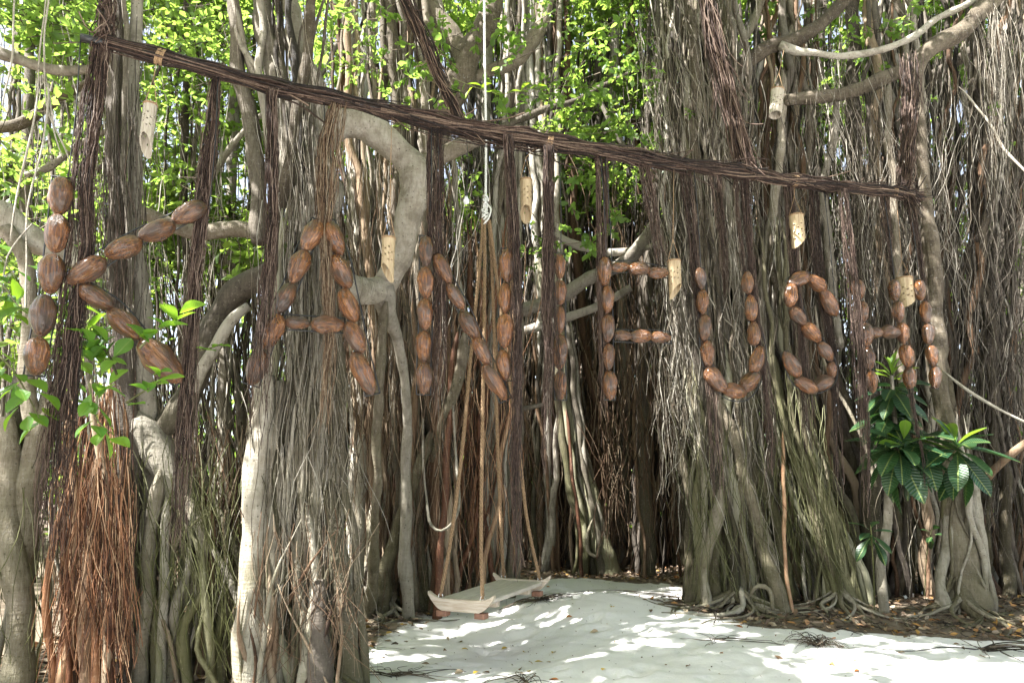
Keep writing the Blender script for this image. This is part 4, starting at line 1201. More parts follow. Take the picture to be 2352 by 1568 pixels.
for x in (362, 1254, 1824, 2054):
    i = int(np.argmin(np.abs(np.array([(p[0] * FPX / (p[1] * cp + (p[2] - CAM_H) * sp) + CX) for p in bc]) - x)))
    g = Geo()
    for k in range(5):
        th = np.linspace(0, 6.28, 18)
        o = (k - 2) * 0.011
        R = thick[i] * 1.12 + rng.uniform(-.004, .006)
        p = bc[i] + tt[i] * o + np.outer(np.cos(th), sd[i]) * R + np.outer(np.sin(th), upv[i]) * R + np.outer(np.sin(th), tt[i]) * 0.012
        tube(g, p, 0.006, 5)
    part('rope_tie', g, M_TWINE, beam)


# slanting suspension ropes wrapped in roots
def wrapped_line(name, label, cat, pts, off, r0, r1, n, tassel=0):
    w = np.array([SP(x, y, off) for x, y in pts])
    t = thing(name, label, cat, w[-1])
    c = catmull(w, 60)
    t3_ = np.gradient(c, axis=0)
    t3_ /= np.linalg.norm(t3_, axis=1)[:, None]
    s3 = np.cross(t3_, [0.0, 1.0, 0.1])
    s3 /= np.linalg.norm(s3, axis=1)[:, None]
    u3 = np.cross(s3, t3_)
    g = Geo()
    tube(g, c, 0.02, 8, tint=0.2)
    part('rope_core', g, M_BEAM, t)
    g = Geo()
    wrap(g, c, t3_, s3, u3, np.linspace(r0, r1, 60), n, (16, 50), (0.003, 0.006))
    for k in range(tassel):
        i = int(rng.integers(20, 59))
        p0 = c[i] + rng.normal(0, 0.03, 3)
        tube(g, p0 + np.cumsum(np.column_stack([rng.normal(0.004, 0.008, 12), rng.normal(0, 0.006, 12), -rng.uniform(0.02, 0.05, 12)]), axis=0), rng.uniform(0.002, 0.004), 3, cap=False)
    part('root_wrapping', g, M_BEAM if not tassel else M_FRNG, t, 'stuff')


wrapped_line('wrapped_rope', 'dark slanting root wrapped rope rising from the beam above letter N', 'rope', [(905, -60), (960, 60), (1010, 175), (1045, 250), (1062, 292)], 0.02, 0.05, 0.04, 150)
wrapped_line('wrapped_rope', 'thick shaggy root wrapped rope meeting the beam above letter U', 'rope', [(1615, -60), (1635, 80), (1665, 190), (1695, 300), (1722, 398)], 0.02, 0.075, 0.085, 240, 60)
wrapped_line('wrapped_rope', 'short dark root wrapped rope holding the left end of the beam', 'rope', [(248, -60), (244, 20), (238, 70), (232, 110)], 0.02, 0.05, 0.06, 110, 10)
wrapped_line('wrapped_rope', 'reddish root wrapped rope dropping from a limb to the right end of the beam', 'rope', [(2088, 130), (2092, 220), (2085, 330), (2076, 440)], 0.05, 0.10, 0.07, 200, 50)

# ------------------------------------------------------------------ root hanks hanging from the beam
HANKS = [
    ('long dark root hank at the beam\'s left end, beside the upright of letter K', [(105, 232, 26), (250, 212, 38), (420, 190, 34), (560, 190, 42), (740, 165, 40), (950, 135, 45), (1120, 118, 45), (1300, 105, 32)], 330, 0.03, M_FRNG),
    ('reddish root hank falling past the arm tips of letter K', [(172, 492, 18), (300, 478, 40), (420, 462, 46), (620, 440, 46), (850, 425, 42), (1050, 412, 40), (1270, 398, 26)], 240, 0.06, M_FRNG),
    ('thin root hank left of letter A', [(205, 622, 18), (350, 624, 22), (520, 622, 26), (700, 608, 32), (880, 592, 36), (1050, 590, 26)], 150, -0.08, M_FRNG),
    ('grey brown root hank reaching the peak of letter A', [(232, 780, 30), (330, 762, 42), (430, 755, 40), (520, 748, 26), (760, 760, 20), (1000, 745, 20)], 150, 0.0, M_RBRN),
    ('dense dark root hank beside the left upright of letter N', [(280, 1000, 24), (400, 1002, 30), (540, 1002, 28), (640, 1016, 26), (820, 1010, 26), (960, 1000, 18)], 170, 0.04, M_FRNG),
    ('long narrow root hank down the right side of letter N', [(310, 1166, 14), (450, 1176, 18), (620, 1186, 20), (850, 1190, 22), (1050, 1186, 18), (1320, 1188, 12)], 180, -0.05, M_FRNG),
    ('root hank covering the left edge of the middle letter I', [(335, 1260, 14), (500, 1262, 17), (700, 1262, 20), (850, 1268, 22), (1000, 1262, 18), (1100, 1262, 12)], 180, -0.1, M_FRNG),
    ('root hank above the upright of letter F', [(350, 1380, 22), (420, 1385, 22), (520, 1385, 17), (640, 1380, 14), (850, 1385, 12), (960, 1390, 8)], 130, 0.06, M_FRNG),
    ('sunlit root hank hanging over the top bar of letter F', [(372, 1480, 22), (450, 1496, 24), (550, 1512, 24), (640, 1530, 20)], 110, 0.03, M_FRNG),
    ('root hank down the left side of letter U', [(385, 1572, 22), (500, 1588, 20), (700, 1602, 16), (900, 1630, 20), (1150, 1645, 14)], 140, 0.08, M_FRNG),
    ('broad root hank between the two uprights of letter U', [(395, 1640, 24), (500, 1652, 24), (580, 1660, 18), (700, 1668, 10)], 110, 0.15, M_FRNG),
    ('sunlit root hank above the right upright of letter U', [(402, 1702, 26), (500, 1708, 28), (600, 1718, 26), (760, 1740, 16), (950, 1766, 18), (1100, 1770, 12)], 170, 0.05, M_FRNG),
    ('root hank above the curve of letter S', [(420, 1810, 16), (520, 1822, 20), (620, 1828, 18), (740, 1838, 20), (880, 1850, 24), (1050, 1862, 14)], 150, 0.07, M_FRNG),
    ('thin root hank behind the right side of letter S', [(428, 1868, 16), (560, 1875, 18), (680, 1890, 18), (800, 1915, 12), (1000, 1925, 16), (1150, 1930, 10)], 120, 0.1, M_FRNG),
    ('long root hank covering the left upright of letter H', [(436, 1935, 14), (560, 1950, 18), (720, 1968, 20), (900, 1976, 20), (1050, 1984, 15), (1200, 1986, 8)], 170, -0.1, M_FRNG),
    ('root hank above the right upright of letter H', [(444, 2030, 18), (540, 2042, 18), (640, 2056, 14)], 80, 0.04, M_FRNG),
    ('root hank above the last letter I', [(450, 2086, 20), (540, 2104, 18), (660, 2122, 12), (800, 2140, 9)], 90, 0.05, M_FRNG),
    ('dangling root tuft below the right upright of letter H', [(890, 2090, 6), (960, 2100, 10), (1050, 2122, 10), (1130, 2128, 8)], 36, 0.02, M_FRNG),
]
for lab, env, n, off, mat in HANKS:
    g = Geo()
    Yc = 0.0
    top = SP(env[0][1], env[0][0], off)
    E = np.array(env, float)
    span = E[-1, 0] - E[0, 0]
    nclump = 11
    cl = rng.uniform(-1, 1, nclump)
    cw = rng.normal(0, 0.25, (nclump, 2))
    n = int(n * 0.8)
    for k in range(n):
        c = rng.integers(nclump)
        u0 = np.clip(cl[c] + rng.normal(0, 0.13), -1.1, 1.1)
        u1 = np.clip(u0 * 0.7 + cw[c, 0] + rng.normal(0, 0.2), -1.25, 1.25)
        a0 = E[0, 0] + (0 if rng.uniform() < 0.7 else rng.uniform(0, 0.4) * span)
        a1 = E[0, 0] + span * (1 - 0.75 * rng.uniform(0, 1) ** 1.2)
        if a1 - a0 < 30:
            a1 = a0 + 30
        m = int(min(42, max(7, (a1 - a0) / 26)))
        py = np.linspace(a0, a1, m)
        s = (py - E[0, 0]) / span
        hw = np.interp(py, E[:, 0], E[:, 2]) * (0.55 + 0.35 * s)
        px = np.interp(py, E[:, 0], E[:, 1]) + hw * (u0 * (1 - s) + u1 * s + 0.18 * np.sin(6 * s + 3 * cl[c]))
        dz = off + rng.uniform(-0.045, 0.045)
        pts = np.array([SP(px[i], py[i], dz) for i in range(m)])
        L = abs(pts[0, 2] - pts[-1, 2])
        pts += wob(m, 0.010, L, 1.3)
        if rng.uniform() < 0.25:
            pts[-4:] += np.outer(np.linspace(0, 1, 4) ** 2, rng.normal(0, 0.04, 3))
        tube(g, pts, rng.uniform(0.0016, 0.0036) * np.linspace(1, 0.7, m), 3, cap=False)
    t = thing('root_hank', lab, 'hanging roots', top, 'root hanks hanging from the beam')
    part('root_strands', g, mat, t, 'stuff')

# ------------------------------------------------------------------ coconut letters
def coconut_mesh(seed):
    r = np.random.default_rng(seed)
    nu, nv = 40, 18
    ph = r.uniform(0, 6.28, 6)
    V = []
    for j in range(nv + 1):
        t = j / nv
        z = 0.5 - t
        prof = (1 - abs(2 * t - 1) ** 2.3) ** 0.56
        prof *= 0.5 * (1.0 - 0.24 * max(0, t - 0.4) / 0.6)
        for i in range(nu):
            th = 2 * math.pi * i / nu
            lob = 1 + 0.055 * math.cos(3 * th + ph[0]) * (0.6 + 0.6 * t) + 0.03 * math.sin(5 * th + ph[1]) + (0.01 + 0.035 * t * t) * math.sin(9 * th + ph[2] + 1.2 * t) + 0.022 * math.sin(13 * th + ph[5])
            lob *= 1 + 0.02 * math.sin(9 * t + ph[3] + 2 * math.cos(th + ph[4])) + 0.02 * math.sin(19 * t + ph[4] + 3 * math.cos(th))
            lob *= 1 + 0.035 * math.sin(2 * th + 4 * t + ph[1]) * math.sin(5 * t + ph[0]) + 0.03 * math.sin(4 * th - 6 * t + ph[3])
            R = prof * lob * 0.62
            V.append((R * math.cos(th) + 0.02 * math.sin(3 * t + ph[3]), R * math.sin(th), z))
    Q = []
    for j in range(nv):
        for i in range(nu):
            k = (i + 1) % nu
            Q.append((j * nu + i, (j + 1) * nu + i, (j + 1) * nu + k, j * nu + k))
    T = []
    V.append((0, 0, 0.49)); V.append((0, 0, -0.515))
    a_, b_ = len(V) - 2, len(V) - 1
    for i in range(nu):
        k = (i + 1) % nu
        T.append((a_, i, k))
        T.append((b_, nv * nu + k, nv * nu + i))
    me = mesh_np('coconut', np.array(V), np.array(Q), np.array(T))
    me.materials.append(M_COCO)
    return me


COCO = [coconut_mesh(s) for s in range(12)]
LETTERS = [
    ('large coconut letter K at the left end of the sign', [
        [(143, 407, 135, 494), (135, 491, 125, 581), (122, 583, 114, 675), (104, 676, 94, 773), (91, 773, 79, 863)],
        [(471, 468, 396, 510), (402, 511, 318, 545), (325, 551, 242, 590), (242, 594, 155, 650)],
        [(182, 657, 262, 706), (248, 712, 326, 778), (319, 783, 417, 876)]], 0.60),
    ('coconut letter A hanging against the fluted trunk', [
        [(733, 507, 697, 577), (702, 574, 670, 650), (673, 650, 636, 719), (641, 720, 606, 801), (602, 804, 576, 884)],
        [(752, 508, 785, 586), (766, 585, 802, 663), (784, 663, 818, 740), (797, 739, 833, 811), (812, 809, 856, 906)],
        [(653, 739, 714, 743), (713, 743, 792, 748)]], 0.56),
    ('coconut letter N hanging in front of the swing ropes', [
        [(979, 542, 979, 612), (978, 613, 979, 686), (976, 685, 977, 758), (974, 759, 974, 830), (972, 829, 973, 906)],
        [(1001, 582, 1034, 653), (1028, 650, 1066, 711), (1060, 714, 1095, 778), (1088, 776, 1124, 838), (1112, 836, 1162, 919)],
        [(1164, 571, 1167, 649), (1160, 650, 1160, 720), (1160, 720, 1160, 800), (1152, 803, 1164, 874)]], 0.50),
    ('single upright coconut letter I between the N and the F', [
        [(1284, 581, 1285, 641), (1286, 643, 1286, 701), (1286, 702, 1286, 766), (1286, 767, 1286, 849), (1287, 850, 1288, 918)]], 0.48),
    ('coconut letter F over the dark hollow', [
        [(1389, 590, 1389, 656), (1394, 656, 1395, 719), (1396, 721, 1396, 786), (1398, 788, 1398, 850), (1400, 851, 1401, 918)],
        [(1402, 614, 1445, 612), (1444, 618, 1493, 619), (1488, 626, 1536, 626)],
        [(1409, 770, 1452, 772), (1448, 772, 1497, 771), (1492, 772, 1541, 776)]], 0.52),
    ('coconut letter U curving against the right root column', [
        [(1607, 614, 1611, 663), (1614, 665, 1615, 721), (1618, 722, 1618, 782), (1625, 782, 1628, 843), (1623, 845, 1667, 900), (1662, 893, 1713, 904), (1704, 894, 1743, 857), (1726, 856, 1749, 795), (1731, 794, 1731, 737), (1727, 737, 1723, 677), (1719, 675, 1716, 622)]], 0.54),
    ('curved coconut letter S below a bamboo lantern', [
        [(1920, 726, 1887, 658), (1896, 664, 1855, 636), (1856, 630, 1811, 652), (1815, 705, 1818, 648), (1817, 706, 1850, 746), (1845, 743, 1883, 784), (1880, 786, 1910, 828), (1910, 829, 1911, 869), (1910, 870, 1870, 891), (1877, 897, 1826, 871), (1836, 865, 1801, 808)]], 0.58),
    ('coconut letter H in front of the big leaved shrub', [
        [(1968, 642, 1973, 690), (1978, 691, 1983, 741), (1986, 741, 1991, 798), (1994, 797, 1998, 850), (1999, 850, 2005, 902)],
        [(2054, 642, 2057, 691), (2062, 691, 2065, 740), (2070, 740, 2075, 790), (2076, 791, 2087, 843), (2090, 843, 2090, 893)],
        [(1996, 763, 2029, 764), (2026, 764, 2066, 762)]], 0.58),
    ('small last coconut letter I at the right end of the sign', [
        [(2111, 642, 2116, 690), (2124, 692, 2127, 742), (2132, 743, 2133, 791), (2138, 792, 2144, 841), (2150, 841, 2148, 892)]], 0.58),
]
cview = np.array([0, 0, CAM_H])
for lab, chains, wr in LETTERS:
    tops = [SP(c[0][0], c[0][1]) for c in chains]
    base = min((SP(s[2], s[3]) for c in chains for s in c), key=lambda p: p[2])
    t = thing('coconut_letter', lab, 'letter', base, 'coconut letters of the hanging sign')
    g = Geo()
    for ci, ch in enumerate(chains):
        cl_pts = []
        for (x0, y0, x1, y1) in ch:
            p0, p1 = SP(x0, y0), SP(x1, y1)
            ax = p0 - p1
            L = np.linalg.norm(ax) * 1.03
            q = Vector(ax / np.linalg.norm(ax)).to_track_quat('Z', 'Y') @ Matrix.Rotation(rng.uniform(0, 6.28), 3, 'Z').to_quaternion()
            o = bpy.data.objects.new('coconut', COCO[rng.integers(12)])
            COL.objects.link(o)
            o.parent = t
            o.rotation_mode = 'QUATERNION'
            o.rotation_quaternion = q
            o.location = Vector((p0 + p1) / 2) - t.location
            D = L * wr * rng.uniform(0.82, 1.0) / 0.62
            if L > 0.33:
                D *= 0.86
            o.scale = (D, D, L)
            cl_pts += [(x0, y0), (x1, y1)]
        # the black wire frame behind the husks, one rod on each side of the chain
        cp_ = np.array([SP(x, y, 0.05) for x, y in cl_pts])
        if len(cp_) >= 2:
            c = catmull(cp_[[0] + list(range(1, len(cp_), 2))], 8 * len(ch))
            tg = np.gradient(c, axis=0)
            tg /= np.linalg.norm(tg, axis=1)[:, None]
            nrm = np.array([SB, -1, 0]) / math.hypot(SB, 1)
            sdv = np.cross(tg, nrm)
            sdv /= np.linalg.norm(sdv, axis=1)[:, None]
            hwid = 0.06
            ends = []
            for s in (-1, 1):
                q = c + sdv * hwid * s
                tube(g, q, 0.006, 5)
                ends.append(q)
            for e in (0, -1):
                tube(g, np.array([ends[0][e], ends[1][e]]), 0.006, 5)
    # wires up to the beam
    for p in tops[:2]:
        i = int(np.argmin(np.abs(bc[:, 0] - p[0])))
        tube(g, catmull([p + np.array([0.02, 0.03, 0.0]), (p + bc[i]) / 2 + np.array([0.02, 0.02, 0]), bc[i]], 8), 0.0045, 5)
    part('wire_frame', g, M_WIRE, t)


# ------------------------------------------------------------------ bamboo lanterns
def lantern(label, px, y0, y1, wpx, hang, off, face, mat, slant=0.33, tilt=0.0, holes=True):
    top = SP(px, y0, off)
    bot = SP(px, y1, off)
    H = top[2] - bot[2]
    D = abs(SP(px + wpx / 2, y0, off)[0] - SP(px - wpx / 2, y0, off)[0]) * 0.95
    R = D / 2
    t = thing('bamboo_lantern', label, 'lantern', (top[0], top[1], top[2] - H))
    nu, nv = 12, 10
    pos = {}
    V, F = [], []

    def pt(u, v):
        th = 2 * math.pi * u / nu
        zb = slant * H * (0.5 + 0.5 * math.cos(th - face))
        z = zb + (H - zb) * (1 - v / nv)
        rr = R * (1 + 0.04 * (1 - v / nv) ** 3)
        return (rr * math.cos(th), rr * math.sin(th), z)

    def vid(u, v):
        k = (u % nu, v)
        if k not in pos:
            pos[k] = len(V)
            V.append(pt(*k))
        return pos[k]

    me = bpy.data.meshes.new('tube')
    for v in range(nv):
        for u in range(nu):
            c = [vid(u, v), vid(u, v + 1), vid(u + 1, v + 1), vid(u + 1, v)]
            if holes and 3 <= v <= nv - 3 and (u + v) % 2 == 0 and v % 1 == 0:
                ring = []
                for k in range(8):
                    aa = -2.356 + k * math.pi / 4
                    # 8-gon, corner order matching c
                    du = 0.5 + 0.27 * math.cos(aa)
                    dv = 0.5 + 0.27 * math.sin(aa)
                    ring.append(len(V))
                    V.append(pt(u + du, v + dv))
                # corners: c0 (u,v)->ring0, c3 (u+1,v)->ring2, c2->ring4, c1->ring6
                order = [c[0], c[3], c[2], c[1]]
                for k in range(4):
                    a0, a1 = order[k], order[(k + 1) % 4]
                    r0, r1, r2 = ring[2 * k], ring[2 * k + 1], ring[(2 * k + 2) % 8]
                    F.append((a0, r0, r1))
                    F.append((a0, r1, a1))
                    F.append((a1, r1, r2))
            else:
                F.append(tuple(c))
    # closed top node
    ct = len(V)
    V.append((0, 0, H * 0.985))
    for u in range(nu):
        F.append((vid(u, 0), vid(u + 1, 0), ct))
    me.from_pydata(V, [], F)
    me.update()
    me.materials.append(mat)
    o = link('bamboo_tube', me, mat, t)
    so = o.modifiers.new('thickness', 'SOLIDIFY')
    so.thickness = R * 0.16
    so.offset = -1
    g = Geo()
    for k in range(2):
        th = np.linspace(0, 6.28, 20)
        tube(g, np.column_stack([np.cos(th) * R * 1.05, np.sin(th) * R * 1.05, np.full(20, H * (0.985 - 0.02 * k))]) + np.array(t.location), 0.004, 4)
    part('rim_band', g, M_TWINE, t)
    g = Geo()
    h = SP(hang[0], hang[1], off) if hang[2] is None else P(hang[0], hang[1], hang[2])
    for s in (-1, 1):
        e = top + np.array([s * R * 0.95, 0, 0])
        m = top + np.array([0, 0, min(0.22, (h[2] - top[2]) * 0.6)])
        tube(g, np.array([e, m]), 0.003, 4)
    tube(g, np.array([top + np.array([0, 0, min(0.22, (h[2] - top[2]) * 0.6)]), h]), 0.003, 4)
    part('twine', g, M_TWINE, t)
    if tilt:
        t.rotation_euler = (0, tilt, 0)
    return t


FR = -math.pi / 2
lantern('silvery bamboo lantern hanging above letter K, round mouth towards the camera', 346, 238, 362, 38, (362, 132, None), 0.0, FR - 0.2, M_BAMBI, 0.42)
lantern('bamboo lantern hanging right of letter A before the thick limb', 893, 545, 648, 34, (900, 258, None), 0.0, FR - 0.9, M_BAMB, 0.40)
lantern('narrow bamboo lantern hanging above and right of letter N', 1208, 412, 510, 28, (1246, 326, None), 0.0, FR, M_BAMB, 0.36)
lantern('pale tilted bamboo lantern hung high from a limb', 1775, 205, 266, 24, (1773, 110, None), 0.25, FR, M_BAMBI, 0.1, 0.16)
lantern('bamboo lantern hanging at the right end of the top bar of letter F', 1548, 598, 686, 27, (1548, 376, None), -0.02, FR + 1.0, M_BAMB, 0.38)
lantern('bamboo lantern hanging above letter S', 1828, 494, 572, 27, (1826, 418, None), 0.0, 0.5, M_BAMB, 0.40)
lantern('bamboo lantern half hidden behind letter H', 2076, 638, 708, 27, (2058, 444, None), 0.12, 0.5, M_BAMB, 0.36)

# ------------------------------------------------------------------ the swing
SZ = 0.56
def at_z(px, py, z):
    r = ray(px, py)
    t = (z - CAM_H) / r[2]
    return np.array([r[0] * t, r[1] * t, z])


sf, sb = at_z(1066, 1381, SZ), at_z(1193, 1338, SZ)
Lx = sb - sf
SL = np.linalg.norm(Lx)
Lx /= SL
Wx = np.array([Lx[1], -Lx[0], 0])
Up = np.array([0, 0, 1.0])
cs = (sf + sb) / 2
swing = thing('rope_swing', 'weathered wooden bench swing on four jute ropes over the sand', 'swing', (cs[0], cs[1], SZ))
HWID = 0.27


def local_part(name, g, mat, smooth=False):
    """geometry given in swing axes: x across, y along the planks, z up"""
    o = link(name, g.mesh(name, (0, 0, 0), smooth), mat, swing)
    o.rotation_euler = (0, 0, math.atan2(Wx[1], Wx[0]))
    return o


def bevel(o, w=0.006):
    b = o.modifiers.new('bevel', 'BEVEL')
    b.width = w
    b.segments = 2
    return o


E3 = np.eye(3)
for k, xo in enumerate((-0.127, 0.127)):
    g = Geo()
    box(g, (xo, 0, 0.003 * k), E3, (0.121, SL / 2 + 0.03, 0.019))
    bevel(local_part('plank', g, M_PLANK))
for s in (-1, 1):
    g = Geo()
    prof = []
    n = 18
    for i in range(n + 1):
        x = -1 + 2 * i / n
        top = 0.030 + 0.055 * max(0, abs(x) - 0.62) / 0.38 * (abs(x) ** 2)
        bot = -0.075 + 0.135 * max(0, abs(x) - 0.55) ** 1.6 / 0.45 ** 1.6 * 0.98
        prof.append((x * (HWID + 0.06), top, min(bot, top - 0.012)))
    V, Q = [], []
    y0, y1 = s * (SL / 2 + 0.034), s * (SL / 2 + 0.085)
    for (x, a_, b_) in prof:
        V += [(x, y0, a_), (x, y1, a_), (x, y1, b_), (x, y0, b_)]
    for i in range(n):
        o_ = i * 4
        for k in range(4):
            Q.append((o_ + k, o_ + (k + 1) % 4, o_ + 4 + (k + 1) % 4, o_ + 4 + k))
    Q.append((0, 3, 2, 1))
    e = n * 4
    Q.append((e, e + 1, e + 2, e + 3))
    g.add(V, Q)
    bevel(local_part('end_board', g, M_PLANKE), 0.005)
    for sx in (-1, 1):
        g = Geo()
        box(g, (sx * 0.19, s * (SL / 2 + 0.035), -0.1), E3, (0.05, 0.045, 0.024))
        bevel(local_part('foot_block', g, M_BLOCK), 0.004)
g = Geo()
box(g, (0, -SL * 0.3, -0.045), E3, (0.22, 0.035, 0.025))
box(g, (0, SL * 0.3, -0.045), E3, (0.22, 0.035, 0.025))
bevel(local_part('under_batten', g, M_PLANKE), 0.004)

# ropes: (top px,py) -> knots -> seat corners
corner = {}
for key, (sx, sy) in {'a': (-1, -1), 'b': (1, -1), 'c': (-1, 1), 'd': (1, 1)}.items():
    corner[key] = cs + Wx * sx * (HWID - 0.06) + Lx * sy * (SL / 2 + 0.055) + Up * 0.045
YK = cs[1] + 0.05
paths = {'a': [(1108, 500), (1106, 560), (1083, 800), (1060, 1047), (1035, 1240)], 'b': [(1113, 500), (1113, 660), (1107, 1047), (1105, 1250)],
         'c': [(1121, 500), (1127, 560), (1135, 760), (1144, 1047), (1152, 1230)], 'd': [(1124, 505), (1136, 600), (1166, 840), (1193, 1045), (1212, 1200)]}


def twisted(g, c, R, turns):
    n = len(c)
    t = np.gradient(c, axis=0)
    t /= np.linalg.norm(t, axis=1)[:, None]
    a_ = np.cross(t, [0, 1.0, 0.05])
    a_ /= np.linalg.norm(a_, axis=1)[:, None]
    b_ = np.cross(a_, t)
    ph = np.linspace(0, turns * 2 * math.pi, n)
    for k in range(3):
        p = c + (np.cos(ph + k * 2.094)[:, None] * a_ + np.sin(ph + k * 2.094)[:, None] * b_) * R * 0.55
        tube(g, p, R * 0.62, 5, tint=0.5)


for key, pp in paths.items():
    c0 = corner[key]
    w = []
    ztop = P(pp[0][0], pp[0][1], YK)[2]
    for (x, y) in pp:
        # depth runs from the knot above the middle down to the seat corner
        s = (y - pp[0][1]) / (1380 - pp[0][1])
        Y = YK + (c0[1] - YK) * s
        w.append(P(x, y, Y))
    w.append(c0)
    L = np.linalg.norm(np.diff(np.array(w), axis=0), axis=1).sum()
    c = catmull(w, 260)
    g = Geo()
    twisted(g, c, 0.017, L / 0.13)
    for k in range(150):                       # loose fibres
        i = int(rng.integers(5, 255))
        d = rng.normal(0, 1, 3)
        d /= np.linalg.norm(d)
        p0 = c[i] + d * 0.017
        tube(g, np.array([p0, p0 + d * 0.014 + np.array([0, 0, -0.01]), p0 + d * 0.02 + rng.normal(0, 0.01, 3)]), 0.0011, 3, cap=False)
    part('rope', g, M_ROPE, swing)
    g = Geo()
    th = np.linspace(0, 6.28, 16)
    tube(g, c0 + np.column_stack([np.cos(th) * 0.02, np.zeros(16), np.sin(th) * 0.032 - 0.01]), 0.006, 6)
    part('shackle', g, M_STEEL, swing)
g = Geo()
kt = P(1115, 486, YK)
wr_ = catmull([P(1112, -80, YK), P(1113, 120, YK), P(1116, 320, YK), kt], 200)
twisted(g, wr_, 0.013, np.linalg.norm(wr_[0] - wr_[-1]) / 0.09)
part('upper_rope', g, M_WROPE, swing)
g = Geo()
for k in range(9):
    th = np.linspace(0, 6.28 * 1.2, 22)
    zz = rng.uniform(-0.12, 0.17)
    R = rng.uniform(0.016, 0.034)
    p = kt + np.column_stack([np.cos(th) * R + rng.normal(0, 0.008), np.sin(th) * R, zz + np.sin(th + k) * 0.03])
    tube(g, p, 0.011, 6)
tube(g, catmull([kt + np.array([0.01, 0, 0.1]), kt + np.array([0.06, -0.02, 0.02]), kt + np.array([0.03, -0.03, -0.1]), kt + np.array([-0.02, -0.02, -0.16])], 14), 0.010, 6)
part('knot', g, M_WROPE, swing)

# bulb on a wire
bt = P(1071, 455, 7.0)
bulb = thing('light_bulb', 'small white bulb on a black wire left of the swing knot', 'light bulb', bt)
g = Geo()
pr = [(0.0, -0.075), (0.022, -0.068), (0.034, -0.045), (0.034, -0.025), (0.022, 0.0), (0.015, 0.02), (0.0, 0.022)]
th = np.linspace(0, 2 * math.pi, 14, endpoint=False)
Vb = np.array([(r * math.cos(t_), r * math.sin(t_), z) for r, z in pr for t_ in th])
Qb = [(j * 14 + i, j * 14 + (i + 1) % 14, (j + 1) * 14 + (i + 1) % 14, (j + 1) * 14 + i) for j in range(6) for i in range(14)]
g.add(Vb + bt, Qb)
part('globe', g, M_BULB, bulb)
g = Geo()
tube(g, np.array([bt + [0, 0, 0.02], bt + [0, 0, 0.07]]), 0.018, 10)
tube(g, catmull([bt + [0, 0, 0.07], bt + [0.02, 0, 0.4], P(1068, 290, 7.0)], 12), 0.004, 5)
part('socket', g, M_WIRE, bulb)


# ------------------------------------------------------------------ leafy plants near the camera
def leaf_mesh(name, wid=0.42, curl=0.12, fold=0.10, seed=0, tip=0.06, mat=None):
    """one leaf 1 m long along +y, thin but folded and curved"""
    r = np.random.default_rng(seed)
    n = 9
    V, Q = [], []
    for i in range(n + 1):
        t = i / n
        w = wid * 0.5 * (math.sin(math.pi * min(1, t * 0.97 + 0.02) ** 1.35) ** 0.8) + 0.004
        z = -curl * t * t + 0.02 * math.sin(5 * t + seed)
        for k, sx in enumerate((-1, -0.5, 0, 0.5, 1)):
            V.append((w * sx, t, z + fold * abs(sx) * w * 2 + 0.012 * math.sin(9 * t + seed + 2 * sx) * abs(sx)))
    for i in range(n):
        for k in range(4):
            Q.append((i * 5 + k, i * 5 + k + 1, (i + 1) * 5 + k + 1, (i + 1) * 5 + k))
    me = mesh_np(name, np.array(V), np.array(Q))
    me.materials.append(mat)
    return me


def put_leaf(tree, me, base, d, L, roll=None):
    d = Vector(d).normalized()
    y = d
    up = Vector((rng.normal(0, 0.25), rng.normal(-0.25, 0.25), 1.0))
    x = y.cross(up).normalized()
    z = x.cross(y).normalized()
    M = Matrix((x, y, z)).transposed()
    o = bpy.data.objects.new('leaf', me)
    COL.objects.link(o)
    o.parent = tree
    o.rotation_mode = 'QUATERNION'
    o.rotation_quaternion = M.to_quaternion()
    o.location = Vector(base) - tree.location
    o.scale = (L, L, L)
    return o


SHRUB = [leaf_mesh('shrub_leaf', 0.40, 0.25, 0.14, s, mat=M_SHRUB) for s in range(3)]
YOUNG = [leaf_mesh('young_leaf', 0.34, 0.1, 0.2, s + 5, mat=M_YOUNG) for s in range(2)]
SHOOT = [leaf_mesh('shoot_leaf', 0.58, 0.2, 0.16, s + 9, mat=M_SHOOT) for s in range(3)]

sx0 = G(2035, 8.75)
shrub = thing('broad_leaved_shrub', 'dark green broad leaved shrub with three leaf rosettes below letters H and I', 'shrub', sx0)
Ys = 8.45
g = Geo()
for pts, rr in (([G(2032, 8.75), P(2024, 1300, 8.7), P(2038, 1210, 8.65), P(2042, 1110, 8.5), P(2060, 1040, Ys), P(2052, 930, Ys + .05), P(2048, 862, Ys)], (12, 11, 10, 8, 6, 5, 4)),):
    R = catmull(np.column_stack([np.array(pts), np.array(rr) * 8.5 / FPX]), 40)
    tube(g, R[:, :3], R[:, 3], 9, 0.1, 0.7)
part('stem', g, M_BARK, shrub)
g = Geo()
tube(g, catmull([P(2042, 1110, 8.5), P(2100, 1080, Ys), P(2170, 1050, Ys - .05), P(2192, 1030, Ys - .05)], 16), 0.03, 7, 0.1, 0.6)
part('branch', g, M_RBRN, shrub)


def rosette(tree, c, n, L, meshes, elev=(-0.6, 0.5), phase=0.0, face=0.0):
    for k in range(n):
        a_ = phase + k * 2.399963
        e = elev[0] + (elev[1] - elev[0]) * k / max(1, n - 1)
        d = (math.cos(a_) * math.cos(e), math.sin(a_) * math.cos(e) * 0.85 - face, math.sin(e))
        st = np.asarray(c) + np.array(d) * 0.03 + np.array([0, 0, -0.12 * (1 - k / n)])
        put_leaf(tree, meshes[k % len(meshes)], st, d, L * rng.uniform(0.8, 1.1) * (0.75 + 0.25 * (1 - k / n)))


